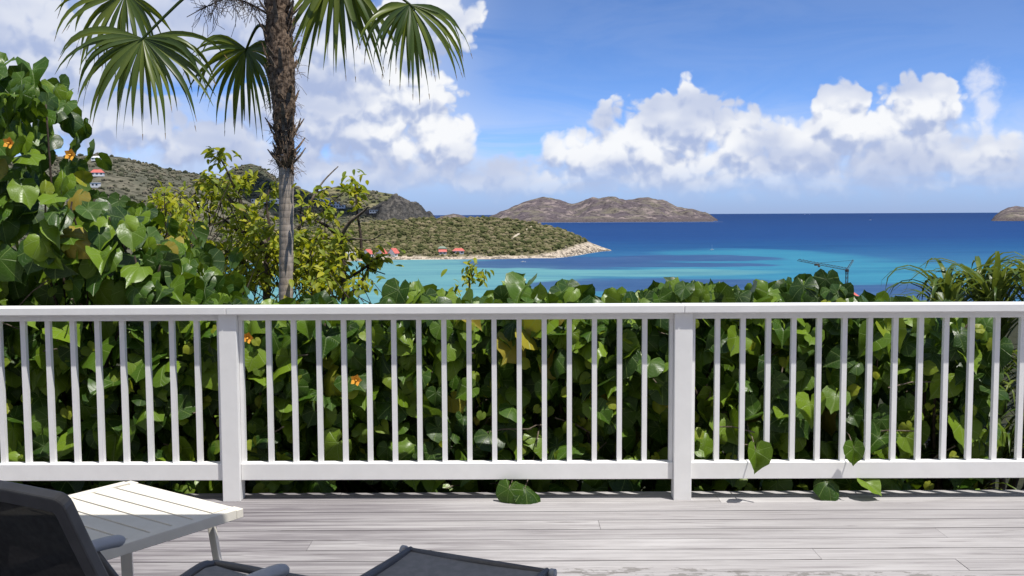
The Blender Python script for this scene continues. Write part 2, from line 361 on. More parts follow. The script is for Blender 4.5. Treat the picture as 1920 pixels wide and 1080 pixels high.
# ------------------------------------------------------------------ mesh helpers
class MB:
    def __init__(s): s.v = []; s.f = []
    def add(s, vs, fs):
        b = len(s.v); s.v += [tuple(v) for v in vs]; s.f += [tuple(i + b for i in f) for f in fs]
    def box(s, c, size, rot=None):
        hx, hy, hz = (k / 2 for k in size)
        vs = [Vector((x, y, z)) for x in (-hx, hx) for y in (-hy, hy) for z in (-hz, hz)]
        if rot is not None: vs = [rot @ v for v in vs]
        c = Vector(c)
        s.add([v + c for v in vs], [(0, 1, 3, 2), (4, 6, 7, 5), (0, 4, 5, 1), (2, 3, 7, 6), (0, 2, 6, 4), (1, 5, 7, 3)])
        return s
    def tube(s, path, rad, k=6, cap=True, squash=1.0):
        path = [Vector(p) for p in path]
        if not hasattr(rad, '__len__'): rad = [rad] * len(path)
        b = len(s.v); prev = None
        for i, p in enumerate(path):
            t = (path[min(i + 1, len(path) - 1)] - path[max(i - 1, 0)]).normalized()
            if prev is None:
                up = Vector((0, 0, 1)) if abs(t.z) < .9 else Vector((1, 0, 0))
                x = t.cross(up).normalized()
            else: x = (prev - t * prev.dot(t)).normalized()
            prev = x; y = t.cross(x)
            for j in range(k):
                a = 2 * math.pi * j / k
                s.v.append(tuple(p + (x * math.cos(a) + y * math.sin(a) * squash) * rad[i]))
        for i in range(len(path) - 1):
            for j in range(k):
                s.f.append((b + i * k + j, b + i * k + (j + 1) % k, b + (i + 1) * k + (j + 1) % k, b + (i + 1) * k + j))
        if cap:
            s.f.append(tuple(b + j for j in reversed(range(k)))); e = b + (len(path) - 1) * k
            s.f.append(tuple(e + j for j in range(k)))
        return s
    def build(s, name, m, parent=None, smooth=False, loc=None, bevel=0):
        me = bpy.data.meshes.new(name); me.from_pydata(s.v, [], s.f); me.materials.append(M[m])
        if smooth: me.polygons.foreach_set('use_smooth', [True] * len(me.polygons))
        me.update()
        return inst(name, me, parent, loc, bevel)
def inst(name, me, parent=None, loc=None, bevel=0):
    o = bpy.data.objects.new(name, me); col.objects.link(o)
    if parent is not None: o.parent = parent
    if loc is not None: o.location = loc
    if bevel:
        b = o.modifiers.new('edge', 'BEVEL'); b.width = bevel; b.segments = 2; b.limit_method = 'ANGLE'
    return o
def tag(o, label=None, cat=None, group=None, kind=None):
    for k, v in (('label', label), ('category', cat), ('group', group), ('kind', kind)):
        if v: o[k] = v
    return o
def thing(name, label, cat, loc=(0, 0, 0), rz=0.0, group=None):
    o = bpy.data.objects.new(name, None); col.objects.link(o); o.empty_display_size = .1
    o.location = loc; o.rotation_euler = (0, 0, rz)
    return tag(o, label, cat, group)
def resample(pts, u):
    pts = [Vector(p) for p in pts]
    L = [0.0]
    for a, b in zip(pts, pts[1:]): L.append(L[-1] + max(1e-6, abs(b.x - a.x)))
    out = []
    for t in u:
        d = t * L[-1]; i = 0
        while i < len(L) - 2 and L[i + 1] < d: i += 1
        k = (d - L[i]) / (L[i + 1] - L[i]); out.append(pts[i].lerp(pts[i + 1], min(1, max(0, k))))
    return out
def fbm(x, y, z=0.0, o=5): return mnoise.fractal(Vector((x, y, z)), .9, 2.1, o)

# ------------------------------------------------------------------ sea, ground, hills
mb = MB(); S = 90000
mb.add([(-S, -200, SEA), (S, -200, SEA), (S, S, SEA), (-S, S, SEA)], [(0, 1, 2, 3)])
tag(mb.build('sea', 'sea'), 'blue and turquoise sea filling the bay out to horizon', 'sea', kind='structure')

def slope_z(y):
    pts = [(-60, 6), (-3, -.45), (5.2, -.45), (7, -.7), (14, -2.6), (60, -9), (200, -19), (330, -31), (480, -46.5), (520, -48)]
    for (a, za), (b, zb) in zip(pts, pts[1:]):
        if y <= b: return za + (zb - za) * (y - a) / (b - a)
    return pts[-1][1]
mb = MB(); ys = [-60, -20, -3, 2, 5.2, 5.8, 6.4, 7, 8, 10, 14, 20, 30, 45, 60, 90, 130, 200, 260, 330, 400, 480, 520]
xs = [-500, -300, -150, -80, -40, -20, -10, -5, 0, 5, 10, 20, 40, 80, 150, 300, 500]
mb.add([(x, y, slope_z(y) + (fbm(x * .03, y * .03) * min(3, max(0, y - 8) * .03))) for y in ys for x in xs],
       [(j * len(xs) + i, j * len(xs) + i + 1, (j + 1) * len(xs) + i + 1, (j + 1) * len(xs) + i) for j in range(len(ys) - 1) for i in range(len(xs) - 1)])
tag(mb.build('ground', 'soil', smooth=True), 'brown soil slope falling away below the hedge', 'ground', kind='structure')

def hill(name, material, front, ridge, back, nu=160, nf=36, nb=8, amp=6.0, freq=.01, prof=.85, spur=.15, seed=0.0, crest=1.0):
    us = [i / (nu - 1) for i in range(nu)]
    F, Rg, B = resample(front, us), resample(ridge, us), resample(back, us)
    V = []; nv = nf + nb
    for i in range(nu):
        f, r, b = F[i], Rg[i], B[i]
        for j in range(nv):
            if j < nf:
                t = j / (nf - 1); q = f.lerp(r, t); z = f.z + (r.z - f.z) * (t ** prof)
            else:
                t = 1 - (j - nf + 1) / nb; q = b.lerp(r, t); z = b.z + (r.z - b.z) * t
            w = math.sin(math.pi * min(1, t)) if j < nf - 1 else 0
            sp = 1 - spur * (mnoise.noise(Vector((q.x * freq * .8, seed, 0))) + .5 * mnoise.noise(Vector((q.x * freq * 2.3 + q.y * freq * .6, seed + 3, 0)))) * w
            hh = (z - f.z) * sp + f.z
            hh += amp * fbm(q.x * freq, q.y * freq, seed) * (w + (.25 * crest if t > .12 else 0))
            hh += amp * .35 * fbm(q.x * freq * 5, q.y * freq * 5, seed) * (crest if t > .05 else 0) * min(1, (z - f.z) / 12 + .1)
            V.append((q.x, q.y, hh))
    mb = MB(); mb.add(V, [(i * nv + j, (i + 1) * nv + j, (i + 1) * nv + j + 1, i * nv + j + 1) for i in range(nu - 1) for j in range(nv - 1)])
    o = mb.build(name, material, smooth=True)
    return o, V, nu, nv, nf
def rid(pts, Y): return [atY(x, y, Y) for x, y in pts]
def shift(pts, dy, z): return [Vector((p.x * (p.y + dy) / p.y, p.y + dy, z)) for p in pts]

def scatter_bushes(name, label, V, nu, nv, nf, count, smin, smax, material, zmin, seed, xlim=None):
    r = random.Random(seed)
    ico = bmesh.new(); bmesh.ops.create_icosphere(ico, subdivisions=1, radius=1.0)
    base = [v.co.copy() for v in ico.verts]; fs = [tuple(v.index for v in f.verts) for f in ico.faces]; ico.free()
    mb = MB(); k = 0; tries = 0
    while k < count and tries < count * 5:
        tries += 1
        i = r.randrange(nu - 1); j = r.randrange(nf - 1)
        a = Vector(V[i * nv + j]); b = Vector(V[(i + 1) * nv + j]); c = Vector(V[i * nv + j + 1])
        p = a + (b - a) * r.random() + (c - a) * r.random()
        if p.z < SEA + zmin + 3 * r.random() + (max(0, min(1, (p.x - 20) / 75)) * 10 if xlim else 0): continue
        if any((p - q).length < AVR for q in AVOID): continue
        if fbm(p.x * .02, p.y * .02, 9) + r.random() * .9 < .12: continue
        s = smin + (smax - smin) * r.random() ** 2.2; h = r.uniform(.55, .9)
        mb.add([p + Vector((v.x * s * r.uniform(.75, 1.2), v.y * s, v.z * s * h * r.uniform(.8, 1.2) + s * .25)) for v in base], fs); k += 1
    tag(mb.build(name, material), label, 'scrub', kind='stuff')

# far islands
pts = [(900, 416), (922, 404), (950, 393), (968, 386), (985, 377), (1005, 373), (1020, 370), (1035, 372), (1055, 378), (1072, 383), (1085, 381), (1098, 375), (1110, 371), (1125, 372), (1140, 369), (1160, 372),
       (1180, 373), (1198, 370), (1215, 370), (1232, 375), (1243, 374), (1256, 380), (1270, 387), (1285, 390), (1305, 393), (1322, 399), (1335, 407), (1346, 416)]
rg = rid(pts, 6700); fr = [atZ(x, 417.4 - (x - 960) * .0045, SEA) for x, y in pts]; fr = [Vector((p.x, p.y, SEA - 3)) for p in fr]
o, *_ = hill('island', 'island', fr, rg, shift(rg, 700, SEA - 3), 260, 48, 8, 34, .0032, .8, .45, 1.0, .5)
tag(o, 'long brown double-humped island on the horizon', 'island', kind='structure')
pts = [(1858, 414), (1866, 404), (1876, 396), (1890, 389), (1905, 386), (1925, 389), (1945, 398), (1965, 413)]
rg = rid(pts, 5700); fr = [atZ(x, 414.5, SEA) for x, y in pts]; fr = [Vector((p.x, p.y, SEA - 3)) for p in fr]
o, *_ = hill('rock_islet', 'island', fr, rg, shift(rg, 250, SEA - 3), 60, 20, 6, 8, .006, .6, .1, 2.0, .5)
tag(o, 'small dark rock islet on the sea at far right', 'island', kind='structure')
pts = [(825, 406), (838, 403), (850, 400.5), (860, 402), (872, 406)]
rg = rid(pts, 6500); fr = [Vector((p.x * .97, 6300, SEA - 3)) for p in rg]
o, *_ = hill('rock_islet', 'island', fr, rg, shift(rg, 150, SEA - 3), 30, 10, 4, 6, .006, .6, .1, 4.0, .4)
tag(o, 'tiny rock islet on the horizon just right of dark crag', 'island', kind='structure')

# main island hills on the left
pts = [(-320, 330), (-200, 305), (-60, 296), (60, 294), (130, 293), (185, 290), (235, 297), (275, 307), (310, 317), (345, 323), (385, 328), (425, 340), (460, 362), (520, 392), (600, 424)]
rgA = rid(pts, 1750); frA = [Vector((p.x * .58, 1000, SEA - 2)) for p in rgA]
oA, VA, nuA, nvA, nfA = hill('hill', 'hill_scrub', frA, rgA, shift(rgA, 500, SEA - 2), 200, 48, 8, 9, .006, .9, .16, 6.0, .35)
tag(oA, 'broad scrubby hillside dotted with houses at far left', 'hill', kind='structure')
def avoid_on(o, px):
    t_ = BVHTree.FromPolygons([v.co for v in o.data.vertices], [tuple(p.vertices) for p in o.data.polygons])
    return [h for h in (t_.ray_cast(Vector((0, 0, CAMZ)), ray(x, y))[0] for x, y in px) if h]
AVR = 20; AVOID = avoid_on(oA, [(185, 303), (178, 303), (192, 303), (183, 332), (189, 333), (173, 353), (376, 393), (384, 394), (368, 394)])
scatter_bushes('hillside_scrub', 'dark low scrub covering the broad left hillside', VA, nuA, nvA, nfA, 4600, 1.6, 5.5, 'hill_bush', 4, 3)
pts = [(330, 372), (385, 350), (420, 328), (440, 314), (456, 309), (470, 307), (485, 311), (500, 320), (522, 336), (545, 347), (575, 357), (600, 370), (640, 382), (690, 391), (740, 400), (800, 412)]
rgB = rid(pts, 2050); frB = [Vector((p.x * .62, 1330, SEA - 2)) for p in rgB]
oB, VB, nuB, nvB, nfB = hill('hill', 'hill_dark', frB, rgB, shift(rgB, 400, SEA - 2), 160, 44, 8, 8, .006, 1.0, .12, 8.0, .35)
tag(oB, 'dark peaked hill with villas behind the palm trunk', 'hill', kind='structure')
AVOID = avoid_on(oB, [(486, 382), (478, 383), (496, 383), (513, 383), (605, 380), (598, 381), (613, 382), (622, 386), (632, 388), (636, 392), (645, 394)])
scatter_bushes('hillside_scrub', 'dark scrub on the peaked hill behind palm trunk', VB, nuB, nvB, nfB, 2900, 1.8, 6, 'hill_bush', 4, 5)
pts = [(540, 385), (575, 370), (595, 360), (615, 352), (635, 349), (660, 351), (690, 356), (720, 361), (745, 366), (775, 385), (810, 405)]
rgC = rid(pts, 2700); frC = [Vector((p.x * .86, 2330, SEA - 2)) for p in rgC]
oC, VC, nuC, nvC, nfC = hill('hill', 'hill_tan', frC, rgC, shift(rgC, 400, SEA - 2), 120, 30, 8, 9, .006, .9, .2, 11.0, .3)
tag(oC, 'tan grassy hill between dark peaked hill and rocky crag', 'hill', kind='structure')
AVOID = []
scatter_bushes('hillside_scrub', 'thin scrub on the tan hill behind the crag', VC, nuC, nvC, nfC, 700, 3.5, 7, 'hill_bush', 20, 6)
pts = [(640, 404), (670, 398), (695, 391), (712, 381), (724, 376), (734, 366), (742, 361), (750, 367), (760, 370), (766, 377), (776, 377), (787, 384), (795, 393), (806, 397), (815, 406), (824, 414)]
rgD = rid(pts, 1900); frD = [Vector((p.x * .93, 1720, SEA - 2)) for p in rgD]
oD, *_ = hill('crag', 'crag_rock', frD, rgD, shift(rgD, 200, SEA - 2), 170, 44, 8, 20, .024, .8, .45, 14.0, .6)
tag(oD, 'jagged dark rock crag above the near headland', 'crag', kind='structure')

# near headland
rp = [(250, 452), (400, 440), (520, 432), (600, 428), (660, 421), (720, 415), (780, 411.5), (850, 408.5), (920, 409), (965, 412), (1000, 417), (1040, 428), (1065, 437), (1088, 446), (1110, 456), (1128, 463), (1146, 469)]
fp = [(250, 497), (400, 495), (520, 493), (600, 492), (660, 490), (720, 487.5), (780, 487), (850, 486.5), (920, 486), (965, 485), (1000, 484), (1040, 484), (1065, 481.5), (1088, 478), (1110, 474), (1128, 471.5), (1146, 470)]
frE = [Vector((q.x, q.y, SEA - .6)) for q in (atZ(x, y, SEA) for x, y in fp)]
rgE = [atY(x, y, q.y + w_) for (x, y), q, w_ in zip(rp, frE, [300] * 6 + [285, 275, 262, 250, 235, 205, 165, 120, 80, 45, 10])]
bkE = [Vector((p.x * (1 + .2 * k), p.y + 14 + 260 * k, SEA - 1)) for p, k in zip(rgE, [1] * 9 + [.9, .8, .65, .5, .36, .22, .1, .02])]
PATHPX = [(1003, 422), (997, 426), (990, 430), (980, 435), (972, 440), (966, 444), (960, 449)]
oE, VE, nuE, nvE, nfE = hill('headland', 'headland', frE, rgE, bkE, 260, 54, 8, 2.6, .02, .8, .10, 17.0, .35)
tag(oE, 'low green scrub headland with a bare rocky point', 'headland', kind='structure')
_bt = BVHTree.FromPolygons([v.co for v in oE.data.vertices], [tuple(p.vertices) for p in oE.data.polygons])
AVR = 6; AVOID = [h for h in (_bt.ray_cast(Vector((0, 0, CAMZ)), ray(x, y))[0] for x, y in PATHPX) if h]
scatter_bushes('headland_scrub', 'dense low scrub covering the near headland', VE, nuE, nvE, nfE, 10500, .9, 4.2, 'scrub_bush', 2.2, 8, True)
# fair-weather cloud drifting over the dark peaked hill (its shadow lies there)
r = random.Random(77); cb = MB(); cc = Vector((-215, 1640, 760))
for k in range(22):
    a_, q_ = r.uniform(0, 6.283), r.random() ** .5
    c_ = cc + Vector((math.cos(a_) * 150 * q_, math.sin(a_) * 210 * q_, r.uniform(-10, 70) * (1 - q_ * .6))); s_ = r.uniform(45, 85) * (1.15 - .5 * q_)
    ic = bmesh.new(); bmesh.ops.create_icosphere(ic, subdivisions=2, radius=1.0)
    cb.add([c_ + Vector((v.co.x * s_, v.co.y * s_, v.co.z * s_ * .55)) * (1 + .25 * mnoise.noise(v.co * 2 + c_)) for v in ic.verts], [tuple(v.index for v in f.verts) for f in ic.faces]); ic.free()
tag(cb.build('cloud', 'cloud_white', smooth=True), 'white cumulus cloud drifting above the dark peaked hill', 'cloud', kind='structure')
# boulders along the shore and the point
r = random.Random(12); mb = MB()
ico = bmesh.new(); bmesh.ops.create_icosphere(ico, subdivisions=1, radius=1.0)
IB = [v.co.copy() for v in ico.verts]; IF = [tuple(v.index for v in f.verts) for f in ico.faces]; ico.free()
for k in range(520):
    u = r.random() ** .6; i = min(nuE - 1, int(u * nuE)); j = int(abs(r.gauss(0, 1)) * (2 + 9 * max(0, u - .8) * 5)) % 20
    p = Vector(VE[i * nvE + j]); s = r.uniform(.4, 1.1) + (1.0 * r.random() if u > .86 else 0)
    mb.add([p + Vector((v.x * s * r.uniform(.7, 1.4), v.y * s * r.uniform(.7, 1.3), v.z * s * r.uniform(.6, 1.1))) for v in IB], IF)
tag(mb.build('shore_boulders', 'shore_rock'), 'tan and brown boulders along the headland waterline', 'boulders', kind='stuff')

# surf lines
def surf(name, label, pts, w, z=SEA + .12):
    r = random.Random(len(pts)); a = resample(pts, [i / 79 for i in range(80)]); V = []; F_ = []
    for i, p in enumerate(a):
        ww = w * max(0.06, mnoise.noise(Vector((i * .55, w, 0))) + .35)
        V += [(p.x, p.y - ww, z), (p.x, p.y + w * .6, z)]
    mb = MB(); mb.add(V, [(2 * i, 2 * i + 2, 2 * i + 3, 2 * i + 1) for i in range(79)])
    tag(mb.build(name, 'foam'), label, 'surf', kind='structure')
surf('surf', 'thin white surf along the headland shore', [atZ(x, y + .4, SEA) for x, y in fp[8:]], 1.8)
surf('surf', 'white surf line at the foot of long island', [atZ(x, 417.8 - (x - 960) * .0045, SEA) for x in (1010, 1100, 1200, 1300, 1356)], 30)

# footpath on the headland, track on the left hill: narrow strips laid over the slope
def tree_of(o):
    me = o.data; return BVHTree.FromPolygons([v.co for v in me.vertices], [tuple(p.vertices) for p in me.polygons])
BT = {id(k): tree_of(k) for k in (oA, oB, oC, oD, oE)}
def hit(px, py, o):
    h = BT[id(o)].ray_cast(Vector((0, 0, CAMZ)), ray(px, py)); return h[0]
def path(label, pxs, o, w, lift):
    pts = [p for p in (hit(x, y, o) for x, y in pxs) if p is not None]
    a = []
    for p, q in zip(pts, pts[1:]): a += [p.lerp(q, k / 6) for k in range(6)]
    V = []
    for i, p in enumerate(a):
        dr = (a[min(i + 1, len(a) - 1)] - a[max(i - 1, 0)]); sd_ = Vector((-dr.y, dr.x, 0)).normalized()
        for s_ in (-1, 1):
            q = p + sd_ * w * s_ * (1 + .4 * mnoise.noise(p * .2)); h_ = BT[id(o)].ray_cast(Vector((q.x, q.y, 300)), Vector((0, 0, -1)))[0]
            V.append((q.x, q.y, (h_.z if h_ else q.z) + lift))
    mb = MB(); mb.add(V, [(2 * i, 2 * i + 1, 2 * i + 3, 2 * i + 2) for i in range(len(a) - 1)])
    tag(mb.build('path', 'trail'), label, 'path', kind='structure')
path('pale footpath climbing the headland ridge', PATHPX, oE, 1.5, .7)

# ------------------------------------------------------------------ houses
def house(px, py, ground, w, d, h, rh, roof, wall, label, group, rz=0.0, wins=3, flat=False, hip=False, lift=0.0):
    p = hit(px, py, ground)
    if p is None: print('no ground', label); return
    p = p + Vector((0, 0, lift))
    t = thing('house', label, 'house', p - Vector((0, 0, 1.0)), rz, group)
    m1 = MB(); m1.box((0, 0, (h + 1) / 2 - .5), (w, d, h + 2))
    if not flat and not hip:       # gable ends
        for s in (-1, 1):
            m1.add([(s * (w / 2 - .02), -d / 2, h + .48), (s * (w / 2 - .02), d / 2, h + .48), (s * (w / 2 - .02), 0, h + rh + .3)], [(0, 1, 2)])
    m1.build('wall', wall, t)
    m2 = MB(); e = .5; z0 = h + .52
    if flat: m2.box((0, 0, z0 + .2), (w + 2 * e, d + 2 * e, .4))
    else:
        k = (w / 2 - d / 2 * .7) if hip else w / 2 + e * .6
        V = [(-w / 2 - e, -d / 2 - e, z0), (w / 2 + e, -d / 2 - e, z0), (w / 2 + e, d / 2 + e, z0), (-w / 2 - e, d / 2 + e, z0), (-k, 0, z0 + rh), (k, 0, z0 + rh)]
        V += [(x, y, z - .25) for x, y, z in V]
        Fs = [(0, 1, 5, 4), (2, 3, 4, 5), (6, 10, 11, 7), (8, 11, 10, 9), (0, 6, 7, 1), (2, 8, 9, 3), (1, 7, 8, 2) if hip else (1, 7, 11, 5), (3, 9, 6, 0) if hip else (0, 4, 10, 6)]
        Fs += [(1, 2, 5), (3, 0, 4), (7, 11, 8), (9, 10, 6)] if hip else [(5, 11, 8, 2), (3, 9, 10, 4)]
        m2.add(V, Fs)
    m2.build('roof', roof, t)
    for i in range(wins):
        x = -w / 2 + w * (i + .5) / wins
        MB().box((x, -d / 2 - .03, h * .5 + .6), (w / wins * .5, .1, h * .5)).build('window', 'window_dark', t)
    return t
GS, GV = 'red-roofed houses on the bay shore', 'white villas on the hillsides'
house(690, 481, oE, 8, 9, 3.2, 5, 'roof_red', 'house_white', 'red-roofed shore house, leftmost of the row of three', GS, R(62), 2)
house(716, 480.5, oE, 8, 9, 3.2, 5, 'roof_red', 'house_white', 'red-roofed shore house, middle of the row of three', GS, R(60), 2)
house(738, 480, oE, 8, 9.5, 3.4, 5.4, 'roof_red', 'house_white', 'red-roofed shore house, rightmost of the row of three', GS, R(58), 2)
house(656, 484, oE, 11, 8, 5.5, 1.4, 'roof_pale', 'house_cream', 'cream building on the shore left of red-roofed row', None, R(8), 4, hip=True)
house(830, 476, oE, 8, 6, 2.8, 2.4, 'roof_red', 'house_white', 'small red-roofed house alone left of the larger one on headland', GS, R(5), 2)
house(860, 475, oE, 12, 7, 3.2, 2.8, 'roof_red', 'house_white', 'larger red-roofed house with white veranda on the headland', GS, R(-6), 3, hip=True)
house(829, 469, oE, 9, 6, 2.6, 2.0, 'roof_green', 'house_cream', 'green-roofed house above the small red-roofed one', None, R(10), 2, hip=True)
house(185, 302, oA, 22, 9, 4.0, 3, 'roof_pale', 'house_white', 'white house near the top of the broad left hill', GV, R(4), 4, hip=True, lift=2.0)
house(183, 331, oA, 17, 10, 4, 4.5, 'roof_red', 'house_white', 'red-roofed house halfway up the broad left hill', None, R(12), 3, hip=True, lift=2.0)
house(173, 352, oA, 20, 9, 5, 2, 'roof_pale', 'house_white', 'white house low on left hill beside the tall shrub', GV, R(2), 4, flat=True, lift=2.0)
house(376, 392, oA, 19, 10, 4.5, 3, 'roof_pale', 'house_white', 'white villa on the left hill between shrub and yellow-green tree', GV, R(-5), 4, hip=True, lift=2.0)
house(486, 381, oB, 24, 10, 5, 2, 'roof_pale', 'house_white', 'white villa on dark hill just left of palm trunk', GV, R(3), 5, flat=True, lift=2.0)
house(513, 382, oB, 17, 9, 5, 2.4, 'roof_pale', 'house_white', 'small white villa touching the left side of the palm trunk', GV, R(-4), 4, hip=True, lift=2.0)
house(605, 379, oB, 26, 9, 5, 2, 'roof_pale', 'house_white', 'topmost villa of the stepped white group right of palm', GV, R(-6), 5, flat=True, lift=2.0)
house(622, 385, oB, 30, 9, 5, 2, 'roof_pale', 'house_white', 'middle villa of the stepped white group right of palm', GV, R(-6), 6, flat=True, lift=2.0)
house(636, 391, oB, 22, 9, 5, 2, 'roof_pale', 'house_white', 'lowest villa of the stepped white group right of palm', GV, R(-4), 4, flat=True, lift=2.0)
house(703, 398, oD, 20, 9, 4.5, 2, 'roof_pale', 'house_white', 'flat white villa at the foot of the rocky crag', GV, R(4), 4, flat=True)

# house below the terrace with the crane beside it
p = atY(1556, 548, 205)
t = thing('house', 'red-roofed house just below the hedge left of the crane', 'house', (p.x, 205, slope_z(205) - .5), R(4))
hh = p.z - slope_z(205)
MB().box((0, 0, hh / 2), (8, 7, hh)).build('wall', 'house_white', t)
MB().add([], []) ; mb = MB(); mb.add([(-4.6, -4, hh), (4.6, -4, hh), (4.6, 4, hh), (-4.6, 4, hh), (-3, 0, hh + 1.9), (3, 0, hh + 1.9)], [(0, 1, 5, 4), (1, 2, 5), (2, 3, 4, 5), (3, 0, 4), (3, 2, 1, 0)])
mb.build('roof', 'roof_red', t)
for x in (-2.4, 0, 2.4): MB().box((x, -3.53, hh - 1.4), (1.2, .1, 1.3)).build('window', 'window_dark', t)

# tower crane
CY = 300.0
jt = atY(1588, 508, CY); tip = atY(1496, 489, CY - 6); app = atY(1600, 488, CY + 2); base = slope_z(CY) - 1
t = thing('tower_crane', 'thin dark construction crane standing beyond the hedge on right', 'crane', (jt.x, CY, base))
O = Vector((jt.x, CY, base))
mb = MB(); zt = jt.z - base; s = .30
for sx in (-s, s):
    for sy in (-s, s): mb.tube([(sx, sy, 0), (sx, sy, zt)], .07, 4)
nz = int(zt / 1.3)
for i in range(nz):
    a, b = i * zt / nz, (i + 1) * zt / nz
    for (p0, p1) in (((-s, -s), (s, -s)), ((s, -s), (s, s)), ((s, s), (-s, s)), ((-s, s), (-s, -s))):
        mb.tube([(p0[0], p0[1], a), (p1[0], p1[1], b)], .04, 3, False)
mb.build('mast', 'steel_dark', t)
def lattice(a, b, w, nseg, name):
    a, b = Vector(a), Vector(b); dr = (b - a).normalized(); side = dr.cross(Vector((0, 0, 1))).normalized(); up = side.cross(dr)
    mb = MB(); ch = [side * w * .5, side * -w * .5, up * w * .9]
    for c in ch: mb.tube([a + c, b + c * .6], .055, 4)
    for i in range(nseg):
        p, q, h = a.lerp(b, i / nseg), a.lerp(b, (i + 1) / nseg), a.lerp(b, (i + .5) / nseg)
        for c in ch[:2]: mb.tube([p + c, h + ch[2]], .035, 3, False); mb.tube([h + ch[2], q + c], .035, 3, False)
        mb.tube([p + ch[0], q + ch[1]], .05, 3, False)
    return mb.build(name, 'steel_dark', t)
J = jt - O
lattice(J + Vector((0, 0, .2)), tip - O, .8, 14, 'jib')
lattice(J + Vector((0, 0, .2)), app - O, .6, 5, 'counter_jib')
MB().box(J + Vector((0, 0, .1)), (.9, .9, .8)).build('slewing_unit', 'steel_dark', t)
MB().tube([app - O, J.lerp(tip - O, .55) + Vector((0, 0, .8))], .05, 3).build('tie_bar', 'steel_dark', t)
tr = J.lerp(tip - O, .62)
MB().box(tr, (1.3, .7, .6)).box(tr + Vector((.7, 0, -.5)), (.5, .5, .5)).build('trolley', 'bark', t)

# boats
def boat(px, py, L, label, wake=0.0, sail=False):
    p = atZ(px, py, SEA)
    t = thing('motor_boat', label, 'boat', (p.x, p.y, SEA), 0, 'white boats on the bay')
    k = L / 10
    mb = MB(); sec = [(-5, 1.3, .9), (-2, 1.6, .9), (2, 1.4, 1.0), (4, .7, 1.2), (5, .05, 1.4)]
    V = []
    for x, w, z in sec: V += [(x * k, -w * k, z * k), (x * k, -w * k * .55, -.3 * k), (x * k, w * k * .55, -.3 * k), (x * k, w * k, z * k)]
    Fs = [(4 * i + j, 4 * i + 4 + j, 4 * i + 4 + (j + 1) % 4, 4 * i + (j + 1) % 4) for i in range(4) for j in range(4)] + [(0, 3, 2, 1), (16, 17, 18, 19)]
    mb.add(V, Fs); mb.build('hull', 'house_white', t)
    MB().box((-.6 * k, 0, 1.5 * k), (3.6 * k, 2.0 * k, 1.3 * k)).build('cabin', 'house_white', t)
    MB().box((-.6 * k, 0, 1.7 * k), (3.64 * k, 2.04 * k, .4 * k)).build('window', 'window_dark', t)
    if sail: MB().tube([(0, 0, k), (0, 0, 13 * k)], .12 * k, 5).build('mast', 'house_white', t)
    if wake:
        mb = MB(); mb.add([(-4.5 * k, -1 * k, .15), (-4.5 * k, 1 * k, .15), (-4.5 * k - wake, 2.6 * k, .15), (-4.5 * k - wake, -2.6 * k, .15)], [(0, 1, 2, 3)])
        mb.build('wake', 'foam', t)
    return t
b_ = boat(1632, 412.6, 17, 'white motor boat trailing a wake on the open sea', 26); b_.rotation_euler[2] = R(180)
boat(1509, 402.4, 40, 'left one of two tiny boats on the right horizon')
boat(1518, 402.3, 36, 'right one of two tiny boats on the right horizon')
boat(981, 491.5, 5, 'small white boat moored just off the headland rocks')
boat(1335, 468.5, 5, 'lone small white boat in open turquoise water right of headland', sail=True)

# ------------------------------------------------------------------ deck
deck = thing('deck', 'weathered grey timber deck boards in front of railing', 'deck'); deck['kind'] = 'structure'
mb = MB()
for k in range(24): mb.box((-5.8 + k * .5, 1.78, -.115), (.06, 6.5, .15))
mb.build('joist', 'beam_wood', deck)
MB().box((0, 5.150, -.13), (12.4, .03, .22)).build('edge_beam', 'beam_wood', deck)
PW = .138; r = random.Random(5)
JO = {4: [(1.05, 4.86)], 3: [(2.62, 0)], 1: [(.405, 0)], 2: [(-2.4, 0), (3.4, 0)], 0: [(1.95, 0), (-1.8, 0)], -1: [(-.9, 0)], -2: [(1.3, 0)]}
boards = {}
for k in range(-43, 6):
    y0 = 4.375 + PW * k; w = PW - .006
    if k == 5: w = .072
    js = [j[0] for j in JO.get(k, [])] or sorted(r.uniform(-5, 5) for _ in range(2))
    if k < -4: js = [r.uniform(-3, 3)]
    cuts = [-6.2] + sorted(js) + [6.2]
    for a, b in zip(cuts, cuts[1:]):
        if b - a < .3: continue
        zj = r.uniform(-.0015, .0015)
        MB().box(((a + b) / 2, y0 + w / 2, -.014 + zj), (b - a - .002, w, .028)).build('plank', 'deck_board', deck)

# ------------------------------------------------------------------ railing
YAW = R(-.35)
rail = thing('railing', 'white painted timber railing along the deck edge', 'railing', (0, 5.02, 0), YAW)
POSTS = [-3.74, -1.434, .862, 3.17]
for a, b in ((-4.9, -1.434), (-1.434, .862), (.862, 4.5)): MB().box(((a + b) / 2, -.003, .978), (b - a - .0015, .124, .040)).build('top_rail', 'white_paint', rail, bevel=.004)
for a, b in zip([-4.9] + POSTS, POSTS + [4.5]):
    c, L = (a + b) / 2, b - a - .092
    MB().box((c, .008, .942), (L, .052, .034)).build('sub_rail', 'white_paint', rail)
    MB().box((c, .006, .147), (L, .058, .086)).build('bottom_rail', 'white_paint', rail, bevel=.003)
for x in POSTS: MB().box((x, 0, .479), (.09, .09, .960)).build('post', 'white_paint', rail, bevel=.003)
bm_ = MB().box((0, 0, 0), (.025, .028, .737)); bme = bm_.build('baluster', 'white_paint', rail, loc=(-1.605, .010, .5575))
hb = MB().box((0, 0, 0), (.018, .034, .737)); hbo = hb.build('baluster', 'white_paint', rail, loc=(POSTS[0] + .055, .010, .5575))
first = True
xsB = [-1.605 - .1262 * i for i in range(1, 17)] + [-1.239 + .1274 * i for i in range(16)] + [1.041 + .1285 * i for i in range(17)] + [-3.9 - .127 * i for i in range(7)]
